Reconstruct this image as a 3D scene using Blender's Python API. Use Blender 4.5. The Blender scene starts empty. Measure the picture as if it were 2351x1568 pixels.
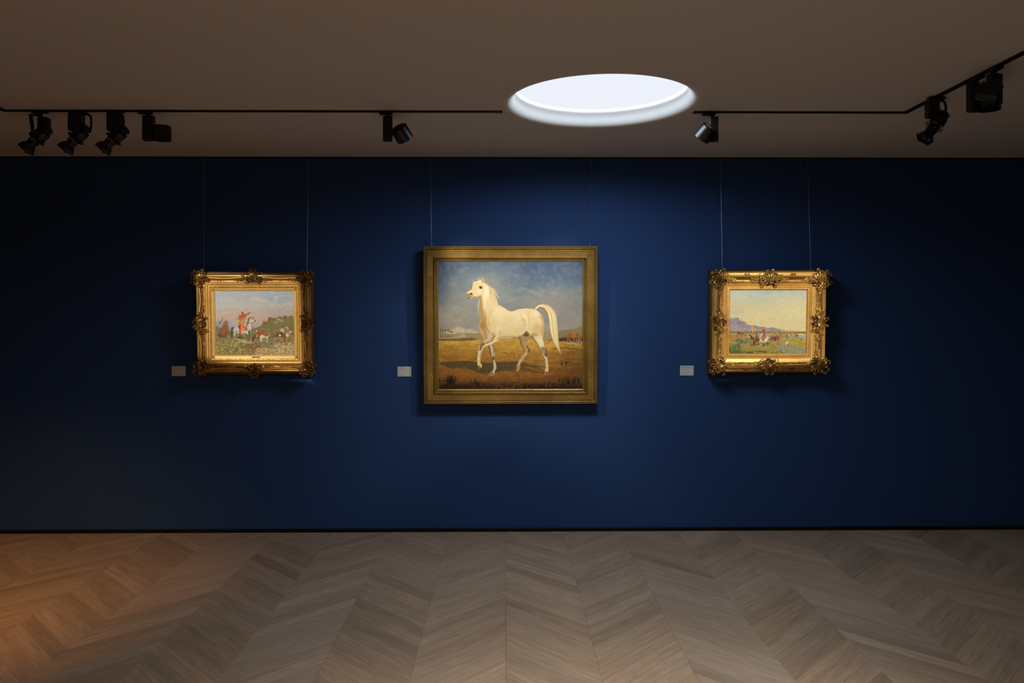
import bpy, math, random
import numpy as np
from mathutils import Vector, Matrix
random.seed(7)
R = math.radians
C = bpy.context.scene.collection
sc = bpy.context.scene

# ------------------------------------------------------------------ camera
F_PX, CX, CY = 1735.0, 1175.5, 726.0          # focal length and principal point for a 2351 x 1568 frame
CAM = Vector((0.0, -5.29, 1.505))
ROT = Matrix.Rotation(R(-0.65), 3, 'Z') @ Matrix.Rotation(R(90), 3, 'X') @ Matrix.Rotation(R(-0.055), 3, 'Z')
cd = bpy.data.cameras.new('camera')
cd.sensor_width = 36.0
cd.lens = 36.0 * F_PX / 2351.0
cd.shift_y = -(784.0 - CY) / 2351.0
cd.clip_start = 0.05
cam = bpy.data.objects.new('camera', cd)
C.objects.link(cam)
cam.matrix_world = Matrix.Translation(CAM) @ ROT.to_4x4()
sc.camera = cam


def ray(px, py):
    return ROT @ Vector(((px - CX) / F_PX, -(py - CY) / F_PX, -1.0))


def at_y(px, py, y):
    d = ray(px, py)
    return CAM + d * ((y - CAM.y) / d.y)


def at_z(px, py, z):
    d = ray(px, py)
    return CAM + d * ((z - CAM.z) / d.z)


def project(p):
    q = ROT.transposed() @ (Vector(p) - CAM)
    return CX + F_PX * q.x / -q.z, CY - F_PX * q.y / -q.z, -q.z


# ------------------------------------------------------------------ world, view, lights
CEIL = 2.618
w = bpy.data.worlds.new('world'); sc.world = w; w.use_nodes = True
w.node_tree.nodes['Background'].inputs[0].default_value = (1.0, 0.85, 0.7, 1)
w.node_tree.nodes['Background'].inputs[1].default_value = 0.0
sc.view_settings.view_transform = 'Standard'
sc.view_settings.look = 'None'
sc.view_settings.exposure = 0.0
sc.view_settings.gamma = 1.0
sc.view_settings.use_curve_mapping = False
try:
    sc.cycles.max_bounces = 8
    sc.cycles.diffuse_bounces = 5
    sc.cycles.use_denoising = True
    sc.cycles.sample_clamp_indirect = 4.0
except Exception:
    pass

SKY_C = at_z(1379, 239.5, CEIL)                  # centre of the round rooflight
SKY_C = Vector((SKY_C.x, SKY_C.y, CEIL))
SKY_R, SKY_LIP, SKY_H = 0.452, 0.056, 0.093


def lamp(name, kind, loc, energy, color, target=None, **kw):
    d = bpy.data.lights.new(name, kind)
    d.energy = energy; d.color = color
    for k, v in kw.items():
        setattr(d, k, v)
    o = bpy.data.objects.new(name, d); C.objects.link(o)
    o.location = loc
    if target is not None:
        o.rotation_euler = (Vector(target) - Vector(loc)).to_track_quat('-Z', 'Y').to_euler()
    return o


COOL = (0.76, 0.88, 1.0)
lamp('rooflight_lamp', 'AREA', SKY_C + Vector((0, 0, SKY_H - 0.003)), 21.0, COOL,
     target=SKY_C - Vector((0, 0, 1)), shape='DISK', size=0.64, spread=R(167))
# floor and room fill: lamps added out of frame, without fixtures, to lift the tones
lamp('floor_fill', 'AREA', (0.45, -3.35, CEIL - 0.02), 16.0, (1.0, 0.91, 0.79),
     target=(0.45, -3.35, 0), shape='DISK', size=0.86, spread=R(76))
lamp('room_fill', 'AREA', (-0.4, -6.6, CEIL - 0.02), 72.0, (1.0, 0.78, 0.56),
     target=(-0.4, -6.6, 0), shape='DISK', size=0.5, spread=R(172))
lamp('warm_floor_spot', 'SPOT', (-2.72, -2.9, CEIL - 0.25), 165.0, (1.0, 0.46, 0.12),
     target=(-2.95, -1.3, 0), spot_size=R(62), spot_blend=1.0, shadow_soft_size=0.03)


def framing_spot(name, loc, target, energy, color, hw, hh, soft=0.10, cone=40, roll=0.0):
    """a framing projector: a spot lamp whose beam is cut to a rectangle by its shutters"""
    o = lamp(name, 'SPOT', loc, energy, color, target=target, spot_size=R(cone), spot_blend=0.2,
             shadow_soft_size=0.02)
    d = o.data; d.use_nodes = True
    nt = d.node_tree; nt.nodes.clear()
    N = nt.nodes.new; L = nt.links.new
    out = N('ShaderNodeOutputLight'); em = N('ShaderNodeEmission'); L(em.outputs[0], out.inputs[0])
    tc = N('ShaderNodeTexCoord'); sp = N('ShaderNodeSeparateXYZ'); L(tc.outputs['Normal'], sp.inputs[0])

    def m(op, a, b=None):
        n = N('ShaderNodeMath'); n.operation = op
        for i, v in enumerate((a, b)):
            if v is None: continue
            if isinstance(v, (int, float)): n.inputs[i].default_value = v
            else: L(v, n.inputs[i])
        return n.outputs[0]
    az = m('ABSOLUTE', sp.outputs['Z'])

    def edge(c, half):
        r = m('ABSOLUTE', m('DIVIDE', c, az))
        mr = N('ShaderNodeMapRange'); mr.interpolation_type = 'SMOOTHSTEP'
        L(r, mr.inputs['Value'])
        mr.inputs['From Min'].default_value = half * (1 - soft)
        mr.inputs['From Max'].default_value = half * (1 + soft)
        mr.inputs['To Min'].default_value = 1.0; mr.inputs['To Max'].default_value = 0.0
        return mr.outputs['Result']
    dist = (Vector(target) - Vector(loc)).length
    L(m('MULTIPLY', edge(sp.outputs['X'], hw / dist), edge(sp.outputs['Y'], hh / dist)), em.inputs['Strength'])
    return o


# ------------------------------------------------------------------ naming helpers
def tag(o, label=None, cat=None, group=None, kind=None):
    if label: o['label'] = label
    if cat: o['category'] = cat
    if group: o['group'] = group
    if kind: o['kind'] = kind
    return o


def thing(name, label, cat, loc=(0, 0, 0), rot=None, group=None):
    o = bpy.data.objects.new(name, None); C.objects.link(o)
    o.empty_display_size = 0.05
    o.location = loc
    if rot is not None: o.rotation_euler = rot
    return tag(o, label, cat, group)


class MB:
    """collects vertices and faces, then links them as one mesh object"""
    def __init__(s):
        s.v = []; s.f = []; s.uv = None

    def add(s, vs, fs):
        b = len(s.v)
        s.v.extend([tuple(p) for p in vs])
        s.f.extend([tuple(i + b for i in f) for f in fs])

    def box(s, c, size, rot=None):
        hx, hy, hz = size[0] / 2, size[1] / 2, size[2] / 2
        vs = [Vector((x, y, z)) for x in (-hx, hx) for y in (-hy, hy) for z in (-hz, hz)]
        if rot is not None: vs = [rot @ p for p in vs]
        vs = [p + Vector(c) for p in vs]
        s.add(vs, [(0, 1, 3, 2), (4, 6, 7, 5), (0, 4, 5, 1), (2, 3, 7, 6), (0, 2, 6, 4), (1, 5, 7, 3)])

    def cbox(s, c, size, ch=0.003, rot=None):
        """box with chamfered vertical and horizontal edges"""
        hx, hy, hz = size[0] / 2, size[1] / 2, size[2] / 2
        ch = min(ch, hx * .9, hy * .9, hz * .9)
        ring = lambda a, b, z: [(-a + ch, -b, z), (a - ch, -b, z), (a, -b + ch, z), (a, b - ch, z),
                                (a - ch, b, z), (-a + ch, b, z), (-a, b - ch, z), (-a, -b + ch, z)]
        vs = ring(hx - ch, hy - ch, -hz) + ring(hx, hy, -hz + ch) + ring(hx, hy, hz - ch) + ring(hx - ch, hy - ch, hz)
        vs = [Vector(p) for p in vs]
        if rot is not None: vs = [rot @ p for p in vs]
        vs = [p + Vector(c) for p in vs]
        fs = [tuple(range(7, -1, -1)), tuple(range(24, 32))]
        for k in range(3):
            for i in range(8):
                j = (i + 1) % 8
                fs.append((k * 8 + i, k * 8 + j, k * 8 + 8 + j, k * 8 + 8 + i))
        s.add(vs, fs)

    def lathe(s, prof, n=24, rot=None, loc=(0, 0, 0), cap0=True, cap1=True):
        """prof: list of (radius, z) revolved about z"""
        vs = []
        for r, z in prof:
            for i in range(n):
                a = 2 * math.pi * i / n
                p = Vector((r * math.cos(a), r * math.sin(a), z))
                if rot is not None: p = rot @ p
                vs.append(p + Vector(loc))
        fs = []
        for k in range(len(prof) - 1):
            for i in range(n):
                j = (i + 1) % n
                fs.append((k * n + i, k * n + j, (k + 1) * n + j, (k + 1) * n + i))
        if cap0: fs.append(tuple(range(n - 1, -1, -1)))
        if cap1: fs.append(tuple((len(prof) - 1) * n + i for i in range(n)))
        s.add(vs, fs)

    def tube(s, pts, rad, n=6, closed=False):
        pts = [Vector(p) for p in pts]
        m = len(pts)
        if not hasattr(rad, '__len__'): rad = [rad] * m
        vs = []
        prev = None
        for i, p in enumerate(pts):
            a = pts[(i - 1) % m] if (closed or i > 0) else p
            b = pts[(i + 1) % m] if (closed or i < m - 1) else p
            t = (b - a)
            t = t.normalized() if t.length > 1e-9 else Vector((0, 0, 1))
            ref = prev if prev is not None else (Vector((0, 1, 0)) if abs(t.y) < .9 else Vector((1, 0, 0)))
            u = (ref - t * ref.dot(t))
            u = u.normalized() if u.length > 1e-6 else t.orthogonal().normalized()
            prev = u
            v = t.cross(u)
            for k in range(n):
                q = 2 * math.pi * k / n
                vs.append(p + (u * math.cos(q) + v * math.sin(q)) * rad[i])
        fs = []
        for i in range(m if closed else m - 1):
            j = (i + 1) % m
            for k in range(n):
                l = (k + 1) % n
                fs.append((i * n + k, i * n + l, j * n + l, j * n + k))
        if not closed:
            fs.append(tuple(range(n - 1, -1, -1)))
            fs.append(tuple((m - 1) * n + k for k in range(n)))
        s.add(vs, fs)

    def blob(s, c, ax, rot=None, nu=7, nv=4):
        vs = [Vector((0, 0, ax[2]))]
        for j in range(1, nv):
            t = math.pi * j / nv
            for i in range(nu):
                a = 2 * math.pi * i / nu
                vs.append(Vector((ax[0] * math.sin(t) * math.cos(a), ax[1] * math.sin(t) * math.sin(a), ax[2] * math.cos(t))))
        vs.append(Vector((0, 0, -ax[2])))
        if rot is not None: vs = [rot @ p for p in vs]
        vs = [p + Vector(c) for p in vs]
        fs = []
        for i in range(nu):
            j = (i + 1) % nu
            fs.append((0, 1 + i, 1 + j))
            for k in range(nv - 2):
                fs.append((1 + k * nu + i, 1 + (k + 1) * nu + i, 1 + (k + 1) * nu + j, 1 + k * nu + j))
            fs.append((len(vs) - 1, 1 + (nv - 2) * nu + j, 1 + (nv - 2) * nu + i))
        s.add(vs, fs)

    def build(s, name, mat, parent=None, smooth=True, angle=40):
        me = bpy.data.meshes.new(name)
        me.from_pydata([tuple(p) for p in s.v], [], s.f)
        me.update()
        if mat: me.materials.append(mat)
        if smooth:
            me.polygons.foreach_set('use_smooth', [True] * len(me.polygons))
            try: me.set_sharp_from_angle(angle=R(angle))
            except Exception: pass
        o = bpy.data.objects.new(name, me); C.objects.link(o)
        if parent: o.parent = parent
        return o


# ------------------------------------------------------------------ materials
def new_mat(name):
    m = bpy.data.materials.new(name); m.use_nodes = True
    nt = m.node_tree
    return m, nt, nt.nodes['Principled BSDF']


def simple(name, col, rough=0.5, metal=0.0, spec=0.5, noise=0.0, nscale=40, bump=0.0):
    m, nt, b = new_mat(name)
    b.inputs['Base Color'].default_value = (*col, 1)
    b.inputs['Roughness'].default_value = rough
    b.inputs['Metallic'].default_value = metal
    b.inputs['Specular IOR Level'].default_value = spec
    if noise or bump:
        tc = nt.nodes.new('ShaderNodeTexCoord')
        nz = nt.nodes.new('ShaderNodeTexNoise'); nz.inputs['Scale'].default_value = nscale
        nz.inputs['Detail'].default_value = 6
        nt.links.new(tc.outputs['Object'], nz.inputs['Vector'])
        if noise:
            mx = nt.nodes.new('ShaderNodeMix'); mx.data_type = 'RGBA'
            mx.inputs['A'].default_value = (*[c * (1 - noise) for c in col], 1)
            mx.inputs['B'].default_value = (*[min(1, c * (1 + noise)) for c in col], 1)
            nt.links.new(nz.outputs['Fac'], mx.inputs['Factor'])
            nt.links.new(mx.outputs['Result'], b.inputs['Base Color'])
        if bump:
            bp = nt.nodes.new('ShaderNodeBump'); bp.inputs['Strength'].default_value = bump
            bp.inputs['Distance'].default_value = 0.002
            nt.links.new(nz.outputs['Fac'], bp.inputs['Height'])
            nt.links.new(bp.outputs['Normal'], b.inputs['Normal'])
    return m


M_WALL = simple('blue_wall_paint', (0.018, 0.057, 0.185), 0.75, spec=0.25, noise=0.05, nscale=3, bump=0.05)
M_WALL2 = simple('side_wall_paint', (0.05, 0.045, 0.05), 0.85, spec=0.2, noise=0.05, nscale=3)
M_CEIL = simple('ceiling_plaster', (0.595, 0.58, 0.59), 0.9, spec=0.2, noise=0.02, nscale=2)
M_WELL = simple('rooflight_plaster', (0.66, 0.66, 0.66), 0.85, spec=0.2)
M_BLACK = simple('black_track_metal', (0.006, 0.006, 0.007), 0.45, metal=0.3)
M_LAMP = simple('black_lamp_coating', (0.004, 0.005, 0.006), 0.35, metal=0.2, spec=0.5)
M_FIN = simple('worn_metal_rim', (0.45, 0.4, 0.36), 0.35, metal=1.0)
M_SKIRT = simple('black_skirting', (0.004, 0.004, 0.005), 0.6, spec=0.2)
M_GAP = simple('joint_dark', (0.11, 0.078, 0.052), 0.9)
M_WIRE = simple('steel_wire', (0.30, 0.31, 0.33), 0.4, metal=0.7)
M_CARD = simple('label_card', (0.66, 0.66, 0.67), 0.6)
M_INK = simple('label_print', (0.25, 0.25, 0.28), 0.7)
M_INKB = simple('label_bold_print', (0.10, 0.10, 0.13), 0.7)
M_BRASS = simple('dull_brass', (0.42, 0.25, 0.07), 0.4, metal=0.7)
M_LENS = simple('dark_lens', (0.02, 0.02, 0.025), 0.1)


def gold(name, c_hi, c_lo, rough=0.36, metal=0.62, patch=9.0, hollow_dark=0.6):
    """gilding: gold leaf rubbed thin in patches, the colour darkened in the hollows (pointiness)"""
    m, nt, b = new_mat(name)
    N = nt.nodes.new; L = nt.links.new
    tc = N('ShaderNodeTexCoord')
    n1 = N('ShaderNodeTexNoise'); n1.inputs['Scale'].default_value = patch; n1.inputs['Detail'].default_value = 8
    n1.inputs['Roughness'].default_value = 0.65
    L(tc.outputs['Object'], n1.inputs['Vector'])
    r1 = N('ShaderNodeMapRange'); r1.inputs['From Min'].default_value = 0.35; r1.inputs['From Max'].default_value = 0.7
    L(n1.outputs['Fac'], r1.inputs['Value'])
    mx = N('ShaderNodeMix'); mx.data_type = 'RGBA'
    mx.inputs['A'].default_value = (*c_hi, 1); mx.inputs['B'].default_value = (*c_lo, 1)
    L(r1.outputs['Result'], mx.inputs['Factor'])
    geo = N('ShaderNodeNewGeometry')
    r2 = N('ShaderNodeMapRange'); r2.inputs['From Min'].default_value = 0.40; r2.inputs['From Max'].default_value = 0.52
    r2.inputs['To Min'].default_value = 1 - hollow_dark; r2.inputs['To Max'].default_value = 1.0
    L(geo.outputs['Pointiness'], r2.inputs['Value'])  # hollows get a darker base colour
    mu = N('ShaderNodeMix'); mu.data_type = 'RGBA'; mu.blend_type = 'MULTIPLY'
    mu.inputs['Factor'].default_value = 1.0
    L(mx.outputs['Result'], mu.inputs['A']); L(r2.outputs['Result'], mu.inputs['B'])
    L(mu.outputs['Result'], b.inputs['Base Color'])
    n2 = N('ShaderNodeTexNoise'); n2.inputs['Scale'].default_value = 160
    L(tc.outputs['Object'], n2.inputs['Vector'])
    bp = N('ShaderNodeBump'); bp.inputs['Strength'].default_value = 0.25; bp.inputs['Distance'].default_value = 0.002
    L(n2.outputs['Fac'], bp.inputs['Height']); L(bp.outputs['Normal'], b.inputs['Normal'])
    b.inputs['Roughness'].default_value = rough
    b.inputs['Metallic'].default_value = metal
    return m


G_BRIGHT = gold('burnished_gold_leaf', (0.88, 0.53, 0.14), (0.68, 0.38, 0.09), 0.38, 0.38, hollow_dark=0.4)
G_DARK = gold('antique_gold_ornament', (0.52, 0.28, 0.075), (0.18, 0.085, 0.024), 0.24, 0.72, patch=30, hollow_dark=0.85)
G_SLIP = gold('pale_gilt_slip', (0.92, 0.62, 0.19), (0.80, 0.50, 0.13), 0.42, 0.25, hollow_dark=0.2)
M_RECESS = simple('dark_recess', (0.05, 0.026, 0.010), 0.75, spec=0.2)  # recess darkness put into the colour, for contrast with the gilding
G_MID = gold('rubbed_gold_leaf', (0.66, 0.36, 0.09), (0.38, 0.18, 0.042), 0.36, 0.5, hollow_dark=0.5)
G_CAST = gold('bright_cast_gilding', (0.78, 0.48, 0.13), (0.36, 0.19, 0.05), 0.24, 0.6, patch=30, hollow_dark=0.8)
G_BROWN = gold('dull_brown_gilding', (0.13, 0.07, 0.025), (0.06, 0.032, 0.012), 0.5, 0.4, hollow_dark=0.4)
G_BRONZE = gold('bronze_gold_leaf', (0.55, 0.37, 0.105), (0.34, 0.21, 0.055), 0.28, 0.6, patch=6, hollow_dark=0.45)


def oak():
    mat_, nt, b = new_mat('pale_oak_planks')
    N = nt.nodes.new; L = nt.links.new
    uv = N('ShaderNodeUVMap'); uv.uv_map = 'grain'
    tone = N('ShaderNodeAttribute'); tone.attribute_name = 'tone'
    hue = N('ShaderNodeAttribute'); hue.attribute_name = 'hue'

    def mp(sx, sy):
        q = N('ShaderNodeMapping'); q.inputs['Scale'].default_value = (sx, sy, 1)
        L(uv.outputs['UV'], q.inputs['Vector']); return q.outputs[0]
    # cathedral figure: distorted bands across the plank
    big = N('ShaderNodeTexNoise'); big.inputs['Scale'].default_value = 1.0; big.inputs['Detail'].default_value = 3
    L(mp(2.0, 16.0), big.inputs['Vector'])
    rings = N('ShaderNodeMath'); rings.operation = 'MULTIPLY'; rings.inputs[1].default_value = 34.0
    L(big.outputs['Fac'], rings.inputs[0])
    sn = N('ShaderNodeMath'); sn.operation = 'SINE'; L(rings.outputs[0], sn.inputs[0])
    fine = N('ShaderNodeTexNoise'); fine.inputs['Scale'].default_value = 1.0; fine.inputs['Detail'].default_value = 6
    fine.inputs['Roughness'].default_value = 0.7
    L(mp(5.0, 190.0), fine.inputs['Vector'])
    mid = N('ShaderNodeTexNoise'); mid.inputs['Scale'].default_value = 1.0; mid.inputs['Detail'].default_value = 4
    L(mp(2.2, 34.0), mid.inputs['Vector'])

    def m(op, a, b_):
        n = N('ShaderNodeMath'); n.operation = op
        for i, v in enumerate((a, b_)):
            if isinstance(v, (int, float)): n.inputs[i].default_value = v
            else: L(v, n.inputs[i])
        return n.outputs[0]
    g = m('ADD', m('MULTIPLY', sn.outputs[0], 0.07), m('MULTIPLY', m('SUBTRACT', fine.outputs['Fac'], 0.5), 0.75))
    g = m('ADD', g, m('MULTIPLY', m('SUBTRACT', mid.outputs['Fac'], 0.5), 0.5))
    pores = N('ShaderNodeMapRange'); pores.inputs['From Min'].default_value = 0.30; pores.inputs['From Max'].default_value = 0.40
    pores.inputs['To Min'].default_value = 0.62; pores.inputs['To Max'].default_value = 1.0
    L(fine.outputs['Fac'], pores.inputs['Value'])
    val = m('MULTIPLY', m('MULTIPLY', m('ADD', 1.0, g), tone.outputs['Fac']), pores.outputs[0])
    mx = N('ShaderNodeMix'); mx.data_type = 'RGBA'
    mx.inputs['A'].default_value = (0.352, 0.268, 0.194, 1)
    mx.inputs['B'].default_value = (0.374, 0.264, 0.181, 1)
    L(hue.outputs['Fac'], mx.inputs['Factor'])
    mu = N('ShaderNodeMix'); mu.data_type = 'RGBA'; mu.blend_type = 'MULTIPLY'; mu.inputs['Factor'].default_value = 1
    L(mx.outputs['Result'], mu.inputs['A']); L(val, mu.inputs['B'])
    L(mu.outputs['Result'], b.inputs['Base Color'])
    bp = N('ShaderNodeBump'); bp.inputs['Strength'].default_value = 0.15; bp.inputs['Distance'].default_value = 0.001
    L(fine.outputs['Fac'], bp.inputs['Height']); L(bp.outputs['Normal'], b.inputs['Normal'])
    b.inputs['Roughness'].default_value = 0.42
    b.inputs['Specular IOR Level'].default_value = 0.5
    b.inputs['Anisotropic'].default_value = 0.85
    b.inputs['Anisotropic Rotation'].default_value = 0.25
    tg = N('ShaderNodeTangent'); tg.direction_type = 'UV_MAP'; tg.uv_map = 'grain'
    L(tg.outputs[0], b.inputs['Tangent'])
    return mat_


M_OAK = oak()

# ------------------------------------------------------------------ room shell
X0, X1, YB = -5.6, 5.6, -9.0


def struct(name, mb, mat, smooth=False):
    return tag(mb.build(name, mat, None, smooth), kind='structure')


mb = MB(); mb.box((0, 0.06, CEIL / 2), (X1 - X0 + .4, 0.12, CEIL + 0.3)); struct('wall_back', mb, M_WALL)
mb = MB(); mb.box((X0 - 0.1, YB / 2, CEIL / 2), (0.2, -YB, CEIL + .3)); struct('wall_left', mb, M_WALL2)
mb = MB(); mb.box((X1 + 0.1, YB / 2, CEIL / 2), (0.2, -YB, CEIL + .3)); struct('wall_right', mb, M_WALL2)
mb = MB(); mb.box((0, YB - 0.1, CEIL / 2), (X1 - X0 + .4, 0.2, CEIL + .3)); struct('wall_front', mb, M_WALL2)
mb = MB(); mb.cbox((0, -0.007, 0.0125), (X1 - X0, 0.014, 0.023), 0.002); struct('baseboard_back', mb, M_SKIRT)
mb = MB(); mb.cbox((0, -0.004, CEIL - 0.004), (X1 - X0, 0.008, 0.008), 0.001)
struct('trim_1', mb, M_BLACK)

# ceiling with the round opening, rounded lip and cylindrical well
mb = MB()
n = 128
Ro = SKY_R + SKY_LIP
circ = []; rect = []
for i in range(n):
    a = 2 * math.pi * i / n
    dx, dy = math.cos(a), math.sin(a)
    circ.append((SKY_C.x + Ro * dx, SKY_C.y + Ro * dy, CEIL))
    tx = ((X1 if dx > 0 else X0) - SKY_C.x) / dx if abs(dx) > 1e-9 else 1e9
    ty = ((0.0 if dy > 0 else YB) - SKY_C.y) / dy if abs(dy) > 1e-9 else 1e9
    t = min(tx, ty)
    rect.append((SKY_C.x + t * dx, SKY_C.y + t * dy, CEIL))
mb.add(circ + rect, [(i, n + i, n + (i + 1) % n, (i + 1) % n) for i in range(n)])
# close the four corners left between neighbouring rays
for cx_, cy_ in ((X0, YB), (X0, 0.0), (X1, 0.0), (X1, YB)):
    a = math.atan2(cy_ - SKY_C.y, cx_ - SKY_C.x) % (2 * math.pi)
    i = int(a / (2 * math.pi) * n) % n
    mb.add([rect[i], rect[(i + 1) % n], (cx_, cy_, CEIL)], [(0, 1, 2)])
ceil_o = struct('ceiling', mb, M_CEIL)
# roof slab above so that nothing leaks in
mb = MB(); mb.box((0, YB / 2, CEIL + 0.4), (X1 - X0 + .4, -YB + .4, 0.1)); slab = mb.build('roof_slab', M_CEIL, ceil_o, False)
mb = MB()
prof = []
for k in range(13):
    a = math.pi / 2 * k / 12
    prof.append((Ro - SKY_LIP * math.sin(a), CEIL + SKY_LIP * (1 - math.cos(a))))
prof.append((SKY_R, CEIL + SKY_H + 0.02))
mb.lathe(prof, 128, loc=(SKY_C.x, SKY_C.y, 0), cap0=False, cap1=False)
well = mb.build('well', M_WELL, ceil_o, True, 80)
sky_root = bpy.data.objects.new('window_1', None); C.objects.link(sky_root)
sky_root.location = (SKY_C.x, SKY_C.y, CEIL)
tag(sky_root, 'round glowing white rooflight recessed in the ceiling', kind='structure')
# the ceiling's opaque reveal: lip and well are seen from below only
m_em, nt, b = new_mat('luminous_diffuser')
b.inputs['Base Color'].default_value = (0, 0, 0, 1); b.inputs['Specular IOR Level'].default_value = 0
b.inputs['Emission Color'].default_value = (0.85, 0.885, 0.97, 1)
b.inputs['Emission Strength'].default_value = 1.0
m_em2, nt, b = new_mat('luminous_rim')
b.inputs['Base Color'].default_value = (0, 0, 0, 1); b.inputs['Specular IOR Level'].default_value = 0
b.inputs['Emission Color'].default_value = (0.82, 0.90, 1.0, 1)
b.inputs['Emission Strength'].default_value = 7.0
mb = MB(); mb.lathe([(SKY_R - 0.0105, SKY_H), (SKY_R - 0.0105, SKY_H + 0.01)], 96); mb.build('diffuser_panel', m_em, sky_root, False)
mb = MB(); mb.lathe([(SKY_R - 0.0005, SKY_H - 0.004), (SKY_R - 0.009, SKY_H - 0.0035), (SKY_R - 0.011, SKY_H + 0.01), (SKY_R - 0.0005, SKY_H + 0.01)], 96, cap0=False, cap1=False)
o = mb.build('diffuser_rim', m_em2, sky_root, False); o['label'] = 'brighter glowing rim of the diffuser'

# ------------------------------------------------------------------ chevron parquet floor
mb = MB(); mb.box((0, YB / 2, -0.062), (X1 - X0 + .4, -YB + .4, 0.1))
floor = struct('floor', mb, M_GAP)
COLW, PITCH, GAP = 0.3975, 0.1088, 0.0006
XREF = at_z(1161.0, 1221.5, 0).x
ANG = R(-0.13)
ca, sa = math.cos(ANG), math.sin(ANG)


def clip_y(poly, ymax):
    out = []
    for i in range(len(poly)):
        a, b_ = poly[i], poly[(i + 1) % len(poly)]
        ia, ib = a[1] <= ymax, b_[1] <= ymax
        if ia: out.append(a)
        if ia != ib:
            t = (ymax - a[1]) / (b_[1] - a[1])
            out.append((a[0] + t * (b_[0] - a[0]), ymax))
    return out


def plank_geo(ci, ri):
    """a chevron plank; returns verts, faces, uvs, tone, hue"""
    rnd = random.Random(ci * 7919 + ri * 104729 + 5)
    xl = ci * COLW + GAP / 2; xr = (ci + 1) * COLW - GAP / 2
    s = 1 if ci % 2 else -1                    # slope of the planks in this column
    y0 = -ri * PITCH
    gy = GAP * 0.7
    yl = y0 + (0 if s > 0 else COLW); yr = y0 + (COLW if s > 0 else 0)
    poly = [(xl, yl - PITCH + gy), (xr, yr - PITCH + gy), (xr, yr - gy), (xl, yl - gy)]
    poly = [(XREF + x * ca - y * sa, x * sa + y * ca) for x, y in poly]
    poly = clip_y(poly, -0.001)
    if len(poly) < 3: return None
    cx_ = sum(p[0] for p in poly) / len(poly); cy_ = sum(p[1] for p in poly) / len(poly)
    if cx_ < X0 or cx_ > X1: return None
    k = len(poly)
    ch = 0.0008

    def inset(p, d):
        v = Vector((cx_ - p[0], cy_ - p[1]));  L_ = v.length
        v = v / L_ if L_ > 1e-6 else v
        return (p[0] + v.x * d, p[1] + v.y * d)
    lift = rnd.uniform(-0.0002, 0.0002)
    vs = [(p[0], p[1], -0.012) for p in poly] + [(p[0], p[1], -ch + lift) for p in poly]
    vs += [(*inset(p, ch * 1.6), lift) for p in poly]
    fs = []
    for r_ in range(2):
        for i in range(k):
            j = (i + 1) % k
            fs.append((r_ * k + i, r_ * k + j, (r_ + 1) * k + j, (r_ + 1) * k + i))
    fs.append(tuple(2 * k + i for i in range(k)))
    # grain coordinates along the plank
    du = Vector((1, s)).normalized(); dv = Vector((-du.y, du.x))
    ou, ov = rnd.uniform(0, 50), rnd.uniform(0, 50)
    uvs = [(du.x * v[0] + du.y * v[1] + ou, dv.x * v[0] + dv.y * v[1] + ov) for v in vs]
    tone = min(1.22, max(0.68, rnd.gauss(1.0, 0.075)))
    hue = rnd.random()
    return vs, fs, uvs, tone, hue, (cx_, cy_)


def plank_mesh(name, items):
    V, Fc, U, T, H = [], [], [], [], []
    for vs, fs, uvs, tone, hue, _ in items:
        b0 = len(V); V += vs
        for f in fs:
            Fc.append(tuple(i + b0 for i in f)); U += [uvs[i] for i in f]
        T += [tone] * len(vs); H += [hue] * len(vs)
    me = bpy.data.meshes.new(name); me.from_pydata(V, [], Fc); me.update()
    uvl = me.uv_layers.new(name='grain')
    uvl.data.foreach_set('uv', np.array(U, dtype=np.float32).ravel())
    for nm, arr in (('tone', T), ('hue', H)):
        at = me.attributes.new(nm, 'FLOAT', 'POINT'); at.data.foreach_set('value', np.array(arr, dtype=np.float32))
    me.materials.append(M_OAK)
    o = bpy.data.objects.new(name, me); C.objects.link(o); o.parent = floor
    return o


cands = []
for ci in range(-15, 15):
    for ri in range(-1, 64):
        g = plank_geo(ci, ri)
        if not g: continue
        cx_, cy_ = g[5]
        if cy_ > -4.9:
            px, py, dep = project((cx_, cy_, 0))
            seen = -60 < px < 2411 and py < 1610
        else:
            seen, dep = False, 99
        cands.append((0 if seen else 1, dep, g))
cands.sort(key=lambda t: (t[0], t[1]))
near = [c for c in cands if c[0] == 0][:300]
rest = [c for c in cands if c[0] == 0][300:] + [c for c in cands if c[0] == 1]
for c in near: plank_mesh('plank', [c[2]])
o = plank_mesh('planks', [c[2] for c in rest]); o['kind'] = 'stuff'

# ------------------------------------------------------------------ lighting tracks
YT = at_z(1000, 255.3, CEIL).y                 # the track parallel to the blue wall
TL = at_z(18, 256.2, CEIL).x
TR = at_z(2080, 257.2, CEIL).x


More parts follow.
